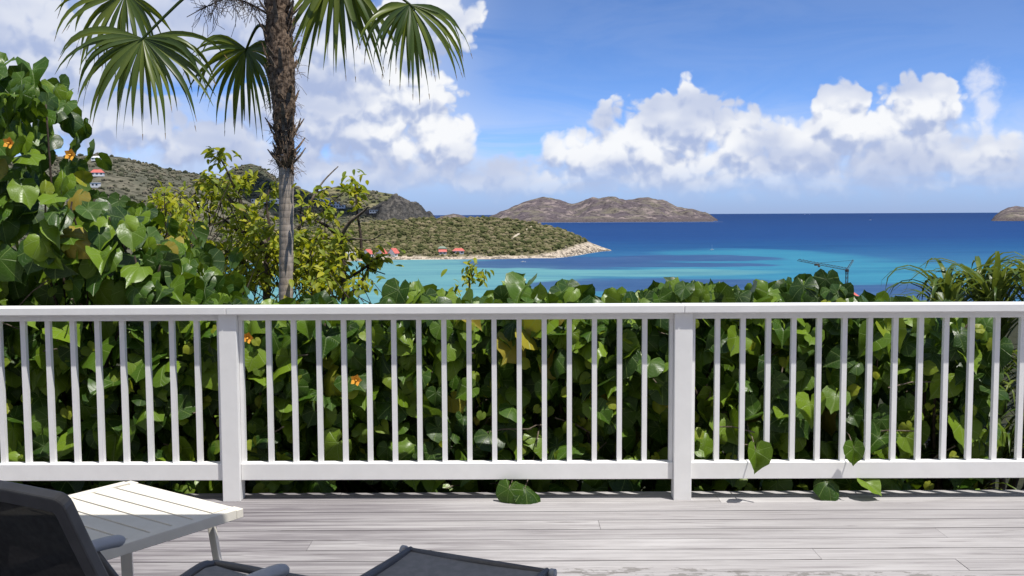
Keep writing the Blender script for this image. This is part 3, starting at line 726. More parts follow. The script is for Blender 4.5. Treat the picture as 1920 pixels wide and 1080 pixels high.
for x in xsB: inst('baluster', bme.data, rail, (x, .010, .5575))
for x in POSTS:
    for s in (-1, 1):
        if (x, s) != (POSTS[0], 1): inst('baluster', hbo.data, rail, (x + s * .0555, .010, .5575))

# ------------------------------------------------------------------ villa behind the viewer: an added cloth canopy, not its eave, shades the terrace
villa = thing('villa', 'unseen white villa with added cloth canopy shading the near deck', 'house', (0, -2.6, 0))
EY, EZ = 3.45 - 2.6 / 4.4 + 2.6, 2.6
MB().box((0, -1.6, EZ + .42), (15, 4.4, .18)).build('roof', 'white_paint', villa)
aw = MB(); aw.add([(-7, .11, EZ + .30), (7, .11, EZ + .30), (7, EY - .03, EZ + .02), (-7, EY - .03, EZ + .02)], [(0, 1, 2, 3)]); aw.build('added_awning', 'added_awning_cloth', villa)  # added translucent sheet, unseen, brightens the shade below it
MB().box((0, EY, EZ + .005), (14.1, .06, .07)).build('added_awning_bar', 'white_paint', villa)
MB().box((-5.2, 0, EZ / 2 + .16), (4.4, .2, EZ + .32)).box((5.2, 0, EZ / 2 + .16), (4.4, .2, EZ + .32)).box((0, 0, EZ + .01), (6, .2, .62)).box((-1.9, 0, 1.14), (2.2, .2, 2.3)).box((1.9, 0, 1.14), (2.2, .2, 2.3)).build('wall', 'white_paint', villa)
MB().box((0, .0, 1.15), (1.59, .03, 2.28)).build('glass_door', 'window_dark', villa)
for s in (-1, 1): MB().tube([(s * 6.2, .15, EZ + .2), (s * 6.5, EY * .5, EZ + .06), (s * 6.2, EY - .05, EZ - .01)], .025, 8).build('added_awning_arm', 'white_paint', villa)

# ------------------------------------------------------------------ side table
TB, TD1, TD2 = Vector((-1.50, 3.845, 0)), Vector((.818, -.575, 0)).normalized(), None
TD2 = Vector((TD1.y, -TD1.x, 0))                     # towards the front corner
tw, td, tz, TH = .665, .62, .42, .034
ang = math.atan2(TD1.y, TD1.x)
tc = TB + TD1 * tw / 2 + TD2 * td / 2
tab = thing('side_table', 'cream slatted metal side table beside the dark chair', 'table', (tc.x, tc.y, 0), ang)
ns = 7; sw = (td - .03) / ns
for i in range(ns):
    y = -td / 2 + .015 + sw * (i + .5)
    L = tw - .10 if i in (0, ns - 1) else tw - .072
    MB().box((0, y, tz - .009), (L, sw - .009, .018)).build('slat', 'cream_metal', tab, bevel=.002)
for s in (-1, 1):
    MB().box((s * (tw / 2 - .016), 0, tz - TH / 2 + .0015), (.034, td - .06, TH + .003)).build('frame', 'cream_metal', tab, bevel=.003)
    MB().box((0, s * (td / 2 - .010), tz - TH / 2 - .004), (tw - .11, .018, TH)).build('frame', 'cream_metal', tab, bevel=.003)
    MB().box((s * (tw / 2 - .10), 0, tz - .032), (.03, td - .12, .024)).build('crossbar', 'cream_metal', tab)
    for q in (-1, 1):
        a = Vector((s * (tw / 2 - .075), q * (td / 2 - .085), tz - .022)); b = Vector((s * (tw / 2 - .035), q * (td / 2 - .05), 0))
        ax = (b - a).normalized(); rot = ax.to_track_quat('Z', 'Y').to_matrix()
        MB().box((a + b) / 2, (.042, .022, (b - a).length), rot).build('leg', 'cream_metal', tab, bevel=.002)
        MB().box((s * (tw / 2 - .0245), q * (td / 2 - .0145), tz - .017), (.049, .029, .032)).build('corner_block', 'cream_metal', tab, bevel=.002)

# ------------------------------------------------------------------ sling armchair
fx = Vector((.42, .907, 0)); cz = math.atan2(-fx.x, fx.y)
chair = thing('armchair', 'dark sling armchair with grey armrests at lower left', 'chair', (-.795, 2.45, 0), cz)
def bpath(pts, n=6):                   # smooth polyline
    pts = [Vector(p) for p in pts]; out = []
    for i in range(len(pts) - 1):
        p0, p1, p2, p3 = pts[max(i - 1, 0)], pts[i], pts[i + 1], pts[min(i + 2, len(pts) - 1)]
        for k in range(n):
            t = k / n
            out.append(.5 * ((2 * p1) + (p2 - p0) * t + (2 * p0 - 5 * p1 + 4 * p2 - p3) * t * t + (-p0 + 3 * p1 - 3 * p2 + p3) * t ** 3))
    return out + [pts[-1]]
def sheet(mb, rows, w0, w1, sag=0.0, th=.004):       # cloth stretched across x between the rows (y, z)
    nx = 9; b = len(mb.v)
    for y, z in rows:
        for i in range(nx):
            u = i / (nx - 1); mb.v.append((w0 + (w1 - w0) * u, y, z - sag * math.sin(math.pi * u)))
    for j in range(len(rows) - 1):
        for i in range(nx - 1): mb.f.append((b + j * nx + i, b + j * nx + i + 1, b + (j + 1) * nx + i + 1, b + (j + 1) * nx + i))
HW = .27
back = [(-.37, .40), (-.45, .56), (-.53, .73), (-.585, .845), (-.615, .912)]
seat = [(.345, .425), (.30, .433), (.15, .41), (-.05, .385), (-.25, .375), (-.37, .395)]
mb = MB(); sheet(mb, back, -HW + .02, HW - .02, -.02); mb.build('backrest', 'sling', chair, True)
mb = MB(); sheet(mb, seat, -HW + .02, HW - .02, .015); mb.build('seat', 'stool_sling', chair, True)
def on_back(x, v):                      # point on the reclined back, v measured up the slope from the seat
    L_ = [0.0]
    for (y0, z0), (y1, z1) in zip(back, back[1:]): L_.append(L_[-1] + math.hypot(y1 - y0, z1 - z0))
    i = 0
    while i < len(L_) - 2 and L_[i + 1] < v: i += 1
    k = (v - L_[i]) / (L_[i + 1] - L_[i]); (y0, z0), (y1, z1) = back[i], back[i + 1]
    return Vector((x, y0 + (y1 - y0) * k, z0 + (z1 - z0) * k))
def ring(off, hgt):                     # outline up one stile, over the top, down the other
    w_, rc = HW + .012 - off, max(.008, .022 - off * .4); tp = hgt - off; out = [(-w_, -.03)] + [(-w_, tp * k / 5) for k in range(5)]
    out += [(-w_ + rc - rc * math.cos(a), tp - rc + rc * math.sin(a)) for a in (0, .4, .8, 1.2, 1.5708)]
    out += [(x, tp + .006 * math.cos(x / w_ * 1.5)) for x in (-w_ * .5, 0, w_ * .5)]
    return out + [(-x, v) for x, v in reversed(out[:11])]
nb_ = Vector((0, -.38, -.17)).normalized(); nb_ = Vector((0, -.9, -.43)).normalized()
o1, o2 = ring(0, .612), ring(.034, .612); mb = MB(); nn = len(o1); V = []
for off in (-.012, .012):
    for lst in (o1, o2): V += [on_back(x, v) - nb_ * off for x, v in lst]
Fs = []
for i in range(nn - 1): Fs += [(i, i + 1, nn + i + 1, nn + i), (2 * nn + i, 3 * nn + i, 3 * nn + i + 1, 2 * nn + i + 1), (i, 2 * nn + i, 2 * nn + i + 1, i + 1), (nn + i, nn + i + 1, 3 * nn + i + 1, 3 * nn + i)]
mb.add(V, Fs); mb.build('back_frame', 'charcoal_metal', chair, False, bevel=.004)
mb = MB()
pth = [(-HW, y, z) for y, z in reversed(seat)] + [(-HW + .03, .365, .422), (0, .37, .42), (HW - .03, .365, .422)] + [(HW, y, z) for y, z in seat]
mb.tube(bpath(pth, 4), .012, 8); mb.build('seat_frame', 'charcoal_metal', chair, True)
for s in (-1, 1):
    arm = MB().tube(bpath([(s * HW * .98, -.50, .628), (s * HW * .98, -.3, .622), (s * HW * .98, -.1, .615), (s * HW * .98, -.012, .606), (s * HW * .98, .004, .598)], 4), [.020] * 13 + [.020, .019, .016, .010], 10, True, .8)
    ao = arm.build('armrest', 'arm_grey', chair, True)
    MB().tube([(s * HW, -.085, .605), (s * HW, .06, .40), (s * HW, .30, .0)], .016, 8, True, .7).build('leg', 'charcoal_metal', chair, True)
    MB().tube([(s * (HW - .03), .16, .405), (s * (HW - .03), -.12, .2), (s * (HW - .03), -.42, .0)], .014, 8).build('leg', 'charcoal_metal', chair, True)
    MB().tube([(s * (HW + .012), -.085, .575), (s * (HW + .028), -.085, .575)], .008, 8).build('bolt', 'arm_grey', chair)
MB().tube([(-HW, .17, .1), (HW, .17, .1)], .011, 8).build('stretcher', 'charcoal_metal', chair)
MB().tube([(-HW + .03, -.36, .04), (HW - .03, -.36, .04)], .011, 8).build('stretcher', 'charcoal_metal', chair)

# ------------------------------------------------------------------ footstool
fr_ = fx; rr_ = Vector((fr_.y, -fr_.x, 0))
fc = Vector((-.325, 3.015, 0)) + rr_ * .24 - fr_ * .26
stool = thing('footstool', 'low dark sling footstool at the bottom centre', 'footstool', (fc.x, fc.y, 0), cz)
hw, hd = .24, .26
mb = MB(); sheet(mb, [(hd - .02, .425), (hd * .5, .419), (0, .416), (-hd * .5, .419), (-hd + .02, .425)], -hw + .02, hw - .02, .004); mb.build('seat', 'stool_sling', stool, True)
for s in (-1, 1):
    MB().tube([(s * (hw - .012), -hd + .004, .42), (s * (hw - .012), hd - .004, .42)], .014, 8).build('side_rail', 'charcoal_metal', stool, True)
    MB().tube([(-hw + .012, s * (hd - .012), .4205), (hw - .012, s * (hd - .012), .4205)], .013, 8).build('end_rail', 'charcoal_metal', stool, True)
    MB().tube([(s * (hw - .014), hd - .04, .41), (s * (hw - .014), -hd + .06, 0)], .012, 8).build('leg', 'charcoal_metal', stool, True)
    MB().tube([(s * (hw - .042), -hd + .04, .41), (s * (hw - .042), hd - .06, 0)], .012, 8).build('leg', 'charcoal_metal', stool, True)
    MB().tube([(s * (hw + .001), hd - .012, .42), (s * (hw + .016), hd - .012, .42)], .016, 10).build('end_cap', 'arm_grey', stool, True)

# ------------------------------------------------------------------ heart-shaped leaves
def heart_mesh(seed, droop, fold, wav):
    r = random.Random(seed)
    tab_ = [(0, .76), (8, .655), (20, .612), (38, .595), (60, .572), (86, .535), (116, .485), (147, .405), (168, .27)]
    ang = [-a for a, _ in reversed(tab_[1:])] + [a for a, _ in tab_]; rad = [q for _, q in reversed(tab_[1:])] + [q for _, q in tab_]
    V = [(0, 0, 0)]; 
    for ring in (.5, 1.0):
        for a, q in zip(ang, rad):
            q2 = q * ring * (1 + r.uniform(-.03, .03)); x, y = q2 * math.sin(R(a)), q2 * math.cos(R(a))
            z = fold * abs(x) - droop * max(0, y) ** 2 - droop * .5 * x * x * 2 + (wav * math.sin(a * .09 + seed) * ring if ring == 1 else 0)
            V.append((x, y, z))
    n = len(ang); F_ = []
    for i in range(n - 1):
        F_ += [(0, 1 + i + 1, 1 + i), (1 + i, 1 + i + 1, 1 + n + i + 1, 1 + n + i)]
    me = bpy.data.meshes.new('leaf'); me.from_pydata(V, [], F_); me.materials.append(M['heart_leaf'])
    uv = me.uv_layers.new(name='UV')
    for lp in me.loops:
        x, y, _ = V[lp.vertex_index]; uv.data[lp.index].uv = (x * .75 + .5, y * .75 + .25)
    me.polygons.foreach_set('use_smooth', [True] * len(me.polygons)); me.update()
    return me
HEART = [heart_mesh(i, d, f, w) for i, (d, f, w) in enumerate([(.35, .18, .05), (.75, .25, .05), (.25, .48, .04), (1.0, .10, .06), (.6, -.22, .05), (.4, .80, .04)])]
YOUNG = []
for h_ in HEART:
    y_ = h_.copy(); y_.materials.clear(); y_.materials.append(M['young_leaf']); YOUNG.append(y_)
def np_mesh(me):
    V = np.array([v.co[:] for v in me.vertices]); Fs = [tuple(p.vertices) for p in me.polygons]
    U = np.array([me.uv_layers[0].data[l].uv[:] for p in me.polygons for l in p.loop_indices]) if me.uv_layers else None
    return V, Fs, U
def basis(tipd, nrm):
    y = tipd.normalized(); z = (nrm - y * nrm.dot(y))
    if z.length < 1e-4: z = Vector((0, -1, .3)) - y * y.dot(Vector((0, -1, .3)))
    z.normalize(); x = y.cross(z)
    return Matrix((x, y, z)).transposed()
def joined(name, material, items, protos, parent):   # many pieces as one mesh: items = (prototype index, location, 3x3 matrix)
    Vs, Fs, Us, base = [], [], [], 0
    data = [np_mesh(p) for p in protos]
    for k, loc, m3 in items:
        V, F_, U = data[k]; A = np.array(m3)
        Vs.append(V @ A.T + np.array(loc)); Fs += [tuple(i + base for i in f) for f in F_]; base += len(V)
        if U is not None: Us.append(U)
    me = bpy.data.meshes.new(name); me.from_pydata(np.concatenate(Vs).tolist(), [], Fs); me.materials.append(M[material])
    if Us:
        uv = me.uv_layers.new(name='UV'); uv.data.foreach_set('uv', np.concatenate(Us).ravel())
    me.polygons.foreach_set('use_smooth', [True] * len(me.polygons)); me.update()
    o = inst(name, me, parent); o['kind'] = 'stuff'; return o

# ------------------------------------------------------------------ hedge of broad-leaved shrubs behind the railing
TOPX = [(-4.6, 2.2), (-3.05, 2.3), (-2.82, 2.40), (-2.68, 2.15), (-2.58, 1.72), (-2.4, 1.60), (-2.12, 1.52), (-1.98, 1.30), (-1.78, 1.14), (-1.62, .98), (-1.2, 1.02), (-.75, 1.00), (-.6, 1.12), (-.45, 1.08), (-.2, 1.0), (.03, 1.17),
        (.18, 1.04), (.33, 1.15), (.5, 1.03), (.8, 1.06), (1.05, 1.14), (1.25, 1.12), (1.5, 1.08), (1.72, 1.16), (1.84, 1.02), (1.98, .99), (2.3, 1.05), (2.45, 1.00), (2.6, .85), (3.0, .8), (4.4, .8)]
TOPX = [(a, b if a < -1.6 else b - .055) for a, b in TOPX]
def topz(x):
    for (a, za), (b, zb) in zip(TOPX, TOPX[1:]):
        if x <= b: return za + (zb - za) * (x - a) / (b - a)
    return .8
SHR = [(-3.35, .62, 'tallest broad-leaved shrub, rising to the sky at the left edge'),
       (-2.42, .55, 'large-leaved shrub behind left balusters, beside the tallest shrub'),
       (-1.62, .42, 'broad-leaved shrub behind the left railing post'),
       (-.95, .45, 'broad-leaved hedge shrub with yellow leaves right of palm trunk'),
       (-.15, .48, 'broad-leaved hedge shrub at middle, spilling leaves under rail onto deck'),
       (.62, .45, 'broad-leaved hedge shrub just left of the right railing post'),
       (1.38, .48, 'broad-leaved hedge shrub right of right post, leaf over bottom rail'),
       (2.18, .46, 'broad-leaved hedge shrub between crane and strap-leaved plant')]
OUT = Vector((0, -1, 0)); UP = Vector((0, 0, 1))
leaf_total = 0
def flower(parent, loc, s=.05):
    mb = MB(); n = 5
    for i in range(n):
        a = 2 * math.pi * i / n; d_ = Vector((math.cos(a), -.5, math.sin(a))); sd_ = Vector((-math.sin(a), 0, math.cos(a)))
        mb.add([(0, 0, 0), tuple(d_ * s * .6 + sd_ * s * .45), tuple(d_ * s * 1.1), tuple(d_ * s * .6 - sd_ * s * .45)], [(0, 1, 2, 3)])
    mb.tube([(0, .01, 0), (0, -s * .9, -.004)], .005, 5)
    o = mb.build('flower', 'flower', parent, True, loc); o['label'] = 'orange hibiscus flower'; return o
for si, (xc, wx, lab) in enumerate(SHR):
    r = random.Random(100 + si)
    t = thing('broadleaf_shrub', lab, 'shrub', (xc, 5.7, -.5), 0, 'broad-leaved hedge behind the railing')
    Ot = Vector((xc, 5.7, -.5))
    front, top, inner = [], [], []
    tall = si < 2
    def orient(face, spread):
        tip = Vector((r.gauss(0, .65), -.38 + r.gauss(0, .35), -1 + abs(r.gauss(0, .45))))
        nrm = face + Vector((r.gauss(0, spread), r.gauss(0, spread * .6), r.gauss(0, spread)))
        return basis(tip, nrm)
    def yfront(x, z): return 5.235 + .10 * (mnoise.noise(Vector((x * 2.2, z * 2.2, 3))) + .5) + .30 * max(0, (z - topz(x) + .35)) ** 1.5
    nfr = 250 if si == 0 else (220 if si == 1 else 165)
    for k in range(nfr):
        x = xc + r.uniform(-wx, wx); T = topz(x)
        z = -.30 + (T + .25) * (r.random() ** (.72 if not tall else .8))
        if z > T - .02: z = T - .02 - r.random() * .3
        dens = mnoise.noise(Vector((x * 2.4, z * 2.4, 7 + si)))
        if (dens < -.05 and z < .75 or tall and dens < -.12) and r.random() < .88: continue
        if z < .35 and r.random() < .3: continue
        y = yfront(x, z) + abs(r.gauss(0, .10))
        s = r.choice((r.uniform(.09, .13), r.uniform(.125, .165), r.uniform(.145, .19))) * ((1.13 if z < 1.45 else .95) if tall else 1)
        if y - s * .35 < 5.13 and z < 1.1: y = 5.13 + s * .4
        if z > 1.45 or r.random() < .28:      # leaves held flat, seen from the edge or from below
            R3 = basis(Vector((r.gauss(0, .8), -.8 + r.gauss(0, .5), -.35 + r.gauss(0, .3))), Vector((r.gauss(0, .35), r.gauss(-.1, .35), 1)))
        else: R3 = orient(Vector((0, -1.0, .75)), .55)
        front.append((Vector((x, y, z)), R3, s))
    for k in range(125 if not tall else 85):
        x = xc + r.uniform(-wx, wx); T = topz(x); y = 5.28 + r.random() ** .8 * 1.0
        z = T - .02 + .10 * mnoise.noise(Vector((x * 4, y * 3, 1))) - .10 * (y - 5.3) - (r.random() ** 2) * .16
        if r.random() < .22:
            R3 = basis(Vector((r.gauss(0, .5), r.gauss(-.2, .4), .9)), Vector((r.gauss(0, .7), -1, .1)))   # young upright leaf
            s = r.uniform(.08, .13)
        else:
            tip = Vector((r.gauss(0, .5), r.gauss(-.5, .5), -.75)); R3 = basis(tip, Vector((r.gauss(0, .35), -.75, .75))); s = r.uniform(.11, .175)
        top.append((Vector((x, y, z)), R3, s))
    for k in range(760 if tall else 520):
        x = xc + r.uniform(-wx - .05, wx + .05); T = topz(x); y = r.uniform(5.42, 6.6)
        z = -.4 + (T + .3) * r.random()
        if tall and k % 2: z = -.3 + 1.5 * r.random()
        inner.append((Vector((x, y, z)), basis(Vector((r.gauss(0, .6), r.gauss(0, .6), -1)), Vector((r.gauss(0, .6), -.6 if y < 5.9 else .6, .7))), r.uniform(.12, .18)))
    if si == 4:        # leaves pushing out under the bottom rail
        front += [(Vector((-.02, 4.93, .075)), basis(Vector((-.25, -.3, -.9)), Vector((-.35, -.9, .3))), .135), (Vector((.06, 4.935, .075)), basis(Vector((.8, -.2, -.35)), Vector((.1, -.5, .9))), .15)]
    if si == 6:
        front += [(Vector((1.22, 4.93, .262)), basis(Vector((.05, -.35, -1)), Vector((.15, -1, .25))), .15), (Vector((1.72, 4.95, .27)), basis(Vector((-.1, -.3, -1)), Vector((-.3, -1, .4))), .12),
                  (Vector((1.60, 4.985, .085)), basis(Vector((.1, -.75, -.45)), Vector((0, -.5, .9))), .14)]
    if si == 7: front += [(Vector((1.80, 4.99, .085)), basis(Vector((.6, -.5, -.45)), Vector((0, -.5, .9))), .13)]
    for loc, R3, s in front:      # stalks of the leaves that reach out past the railing
        if loc.y < 5.05:
            back_ = Vector((loc.x + .02, 5.16, loc.z + (.05 if loc.z > .2 else -.01)))
            MB().tube([p - Ot for p in bpath([loc, loc.lerp(back_, .5) + UP * (.02 if loc.z > .2 else 0.0), back_, Vector((loc.x + .08, 5.5, loc.z + .1))], 4)], .003, 5).build('stalk', 'bark', t, True)
    shell = front + top
    # the largest in view stay single objects, the rest join the inner mass
    shell.sort(key=lambda q: q[0].y - q[2] * 2)
    keep, rest = shell[:270 if si in (2, 3) else 285], shell[270 if si in (2, 3) else 285:] + inner
    for k in range(max(0, min(110 if si in (2, 3) else 40, 298 - len(keep)))):      # small yellow-green young leaves
        x = xc + r.uniform(-wx, wx); z = -.1 + (topz(x) + .05) * r.random()
        R3 = basis(Vector((r.gauss(0, .7), r.gauss(-.3, .4), r.gauss(-.6, .6))), Vector((r.gauss(0, .6), -1, .7)))
        o = bpy.data.objects.new('leaf', YOUNG[r.randrange(6)]); col.objects.link(o); o.parent = t
        o.matrix_local = Matrix.Translation(Vector((x, 5.25 + r.random() * .25, z)) - Ot) @ (R3 * r.uniform(.045, .085)).to_4x4()
    for loc, R3, s in keep:
        o = bpy.data.objects.new('leaf', HEART[r.randrange(6)]); col.objects.link(o); o.parent = t
        o.matrix_local = Matrix.Translation(loc - Ot) @ (R3 @ Matrix.Diagonal((r.uniform(.78, 1.14) * s, s, s * r.uniform(.6, 1.7)))).to_4x4(); leaf_total += 1
    joined('inner_leaves', 'heart_leaf', [(r.randrange(6), loc - Ot, R3 * s) for loc, R3, s in rest], HEART, t)
    # stems
    for k in range(9 if tall else 7):
        x = xc + r.uniform(-wx, wx) * .9; T = topz(x); y = r.uniform(5.5, 6.0)
        pts = [Vector((xc + (x - xc) * .4, 5.75, -.55))]
        for q in range(1, 6):
            f_ = q / 5; pts.append(Vector((xc + (x - xc) * (.4 + .6 * f_) + r.gauss(0, .05), 5.75 + (y - 5.75) * f_ + r.gauss(0, .04) - .12 * f_, -.55 + (T + .45) * f_)))
        MB().tube([p - Ot for p in bpath(pts, 3)], [.016 - .011 * i / 15 for i in range(16)], 5).build('stem', 'dark_bark', t, True)
    tw = MB()
    for k in range(26):
        p = Vector((xc + r.uniform(-wx, wx), r.uniform(5.35, 5.9), r.uniform(-.2, topz(xc) * .7))); d_ = Vector((r.gauss(0, .3), r.gauss(-.2, .2), r.uniform(-.1, .4)))
        tw.tube([p - Ot, p + d_ * .25 - Ot, p + d_ * .5 + Vector((0, 0, -.03)) - Ot], .0035, 4, False)
    tw.build('twigs', 'bark', t)['kind'] = 'stuff'
    for fp_ in {0: [(18, 268), (133, 290)], 2: [(465, 633)], 3: [(668, 712)]}.get(si, []):
        flower(t, atY(fp_[0], fp_[1], 5.2) - Ot, .030)

# ------------------------------------------------------------------ fan palm
PY = 8.2
tb = atY(536, 560, PY); 
palm = thing('fan_palm', 'fan palm with ringed grey trunk rising behind the hedge', 'palm', (tb.x, PY, slope_z(PY)))
PO = Vector((tb.x, PY, slope_z(PY)))
prof = [(536, 700, .058), (536, 560, .057), (537, 450, .058), (537, 360, .060), (537, 320, .060), (536, 290, .063)]
pts = [Vector((tb.x, PY, slope_z(PY) - .3))] + [atY(x, y, PY) for x, y, _ in prof]; rad = [.075] + [q for *_, q in prof]
MB().tube([p - PO for p in bpath(pts, 6)], [rad[i // 6] * (1 - (i % 6) / 6) + rad[min(i // 6 + 1, len(rad) - 1)] * (i % 6) / 6 + .0025 * math.sin(i * 2.1) for i in range((len(pts) - 1) * 6 + 1)], 18).build('trunk', 'palm_trunk', palm, True)
prof = [(537, 345, .046), (537, 318, .058), (536, 298, .066), (534, 270, .072), (534, 240, .078), (532, 200, .092), (530, 150, .102), (526, 100, .104), (523, 50, .096), (520, 0, .09), (517, -60, .085), (515, -140, .05)]
pts = [atY(x, y, PY) for x, y, _ in prof]; rad = [q for *_, q in prof]
r = random.Random(3); mb = MB(); P2 = bpath(pts, 6); n2 = len(P2)
b0 = 0; mb.tube([p - PO for p in P2], [rad[min(i // 6, len(rad) - 1)] * (1 - (i % 6) / 6) + rad[min(i // 6 + 1, len(rad) - 1)] * (i % 6) / 6 for i in range(n2)], 20)
mb.v = [tuple(Vector(v) + Vector((mnoise.noise(Vector(v) * 14), mnoise.noise(Vector(v) * 14 + Vector((5, 0, 0))), 0)) * .020 + Vector((mnoise.noise(Vector(v) * 45), mnoise.noise(Vector(v) * 45 + Vector((9, 0, 0))), 0)) * .010) for v in mb.v]
mb.build('fibre_sheath', 'fibre', palm, True)
# old leaf bases and loose fibres
for k in range(120):
    f_ = .10 + .90 * r.random(); p = P2[int(f_ * (n2 - 1))]; q = rad[min(len(rad) - 1, int(f_ * (n2 - 1)) // 6)]
    a = r.uniform(0, 2 * math.pi); d_ = Vector((math.cos(a), math.sin(a), 0)); up = r.uniform(.4, 1.6)
    L = r.uniform(.07, .20)
    c0 = p + d_ * q * .85; c1 = c0 + (d_ * .45 + UP * up).normalized() * L
    MB().tube([c0 - PO, (c0 + c1) / 2 - PO + d_ * .008, c1 - PO], [.022, .018, .008], 5, True, .45).build('leaf_base', 'bark' if r.random() < .5 else 'fibre', palm)
fb = MB()
for k in range(560):
    f_ = .05 + .95 * r.random(); p = P2[int(f_ * (n2 - 1))]; q = rad[min(len(rad) - 1, int(f_ * (n2 - 1)) // 6)]
    a = r.uniform(0, 2 * math.pi); d_ = Vector((math.cos(a), math.sin(a), 0)); c0 = p + d_ * q * .9
    d2 = (d_ * r.uniform(.2, 1) + Vector((r.gauss(0, .5), r.gauss(0, .5), r.gauss(-.2, .9)))).normalized() * r.uniform(.03, .10)
    fb.tube([c0 - PO, c0 + d2 - PO, c0 + d2 * 1.5 - UP * .02 - PO], .0016, 3, False)
fb.build('loose_fibres', 'fibre', palm)['kind'] = 'stuff'

def frond(hub, axis, nrm, span, L, nseg, seed, grav=.5, petiole=None, label=None, fuse=.32):
    r = random.Random(seed); hub = Vector(hub); axis = Vector(axis).normalized(); nrm = Vector(nrm)
    nrm = (nrm - axis * nrm.dot(axis)).normalized(); side = axis.cross(nrm)
    o_ = MB(); tips = MB()
    for i in range(nseg):
        a = R(span) * (2 * i / (nseg - 1) - 1) + r.gauss(0, .02)
        d_ = axis * math.cos(a) + side * math.sin(a)
        ll = L * (1 - .30 * (abs(a) / R(180)) ** 1.5) * r.uniform(.74, 1.06)
        d_ = (d_ + nrm * (.18 * (1 if i % 2 else -1) * .4 + r.gauss(0, .06) + .12)).normalized()
        gv = grav * r.uniform(.5, 1.5); n = 9; W_ = L * .050 * r.uniform(.8, 1.2)
        prev = None; vs = []; wid = d_.cross(nrm).normalized()
        dirv = d_.copy(); p = hub.copy(); cen = [p.copy()]
        for q in range(1, n + 1):
            t_ = q / n; dirv = (dirv + Vector((0, 0, -1)) * gv * (t_ ** 1.6) * .42 + Vector((r.gauss(0, .012), r.gauss(0, .012), 0))).normalized()
            p = p + dirv * ll / n; cen.append(p.copy())
        tw_ = r.gauss(0, .9)
        for q, c in enumerate(cen):
            t_ = q / n
            w = W_ * (min(1, t_ / fuse * 1.0) if t_ < fuse else 1.0 * (1 - ((t_ - fuse) / (1 - fuse)) ** 1.7)) * .5 + .0012
            tg = (cen[min(q + 1, n)] - cen[max(q - 1, 0)]).normalized(); nn = (nrm - tg * nrm.dot(tg)).normalized(); wv = tg.cross(nn)
            ca = tw_ * t_; wv = wv * math.cos(ca) + nn * math.sin(ca); nn2 = tg.cross(wv)
            vs += [c + wv * w - nn2 * w * .35, c, c - wv * w - nn2 * w * .35]
        o_.add([v - PO for v in vs], [(3 * q + k, 3 * q + k + 1, 3 * q + 4 + k, 3 * q + 3 + k) for q in range(n) for k in (0, 1)])
        if r.random() < .45:
            c = cen[-1]; tg = (cen[-1] - cen[-2]).normalized(); tips.tube([cen[-1] - tg * .02 - PO, cen[-1] + tg * .03 - PO], [.004, .001], 3, False)
    f = o_.build('frond', 'palm_leaf', palm, True)
    if label: f['label'] = label
    tips.build('dry_tips', 'dry_tip', f)['kind'] = 'stuff'
    if petiole is not None:
        c0 = Vector(petiole); mid = (c0 + hub) / 2 + UP * .12
        MB().tube([p - PO for p in bpath([c0, mid, hub, hub + axis * .05], 5)], [.017 - .009 * i / 15 for i in range(16)], 6).build('petiole', 'palm_leaf', f, True)
crown = atY(516, -70, PY)
def hb_(x, y, dy): return atY(x, y, PY + dy)
frond(hb_(268, 72, -.40), (-.05, -.2, -1), (.1, -1, .35), 105, .82, 38, 1, 1.05, crown + Vector((-.06, -.03, .05)), 'largest fan leaf, left of trunk')
frond(hb_(235, -12, .1), (-.5, -.1, -.75), (.35, -.6, .6), 100, .76, 32, 2, 1.0, crown + Vector((-.05, .02, .1)))
frond(hb_(462, 92, .25), (-.12, .2, -1), (-.35, -.75, -.15), 118, .74, 36, 3, 1.2, atY(508, 60, PY), 'dark shaded fan leaf left of the trunk')
frond(hb_(632, -70, .28), (-.02, 0, -1), (.1, -1, .3), 42, 1.0, 24, 4, .4, crown + Vector((.06, -.04, .05)), 'long hanging fan leaf right of trunk')
frond(hb_(768, 8, .05), (.16, -.1, -1), (.5, -.8, .35), 88, .78, 32, 5, 1.15, crown + Vector((.06, 0, .1)), 'rightmost fan leaf against the sky')
frond(hb_(330, -80, .4), (-.3, .2, .3), (.1, -.8, .5), 100, .6, 28, 6, .6, crown + Vector((-.04, .05, .1)))
frond(hb_(560, -230, .6), (.2, .5, 1), (0, -.6, .6), 100, .7, 28, 7, .3, crown + Vector((0, .03, .15)))
frond(hb_(700, -270, .6), (.6, .3, .8), (-.2, -.7, .6), 90, .7, 28, 8, .3, crown + Vector((.03, .03, .15)))
# fruiting stalk with fine dark twigs
r = random.Random(21); mb = MB(); st0 = atY(500, 25, PY - .05); arc = bpath([st0, atY(470, 8, PY - .1), atY(430, -4, PY - .12), atY(388, 12, PY - .14), atY(350, 32, PY - .15)], 5)
mb.tube([p - PO for p in arc], [.010 - .007 * i / 20 for i in range(21)], 5)
for k in range(170):
    p = arc[r.randrange(3, 17)]; q = p.copy(); pts = [q - PO]; d_ = Vector((r.gauss(0, .6), r.gauss(0, .5), r.gauss(-.2, .6)))
    for s_ in range(3): q = q + d_ * .045 + Vector((r.gauss(0, .02), 0, r.gauss(-.008, .02))); pts.append(q - PO)
    mb.tube(pts, .0022, 3, False)
mb.build('fruit_stalk', 'dark_bark', palm)

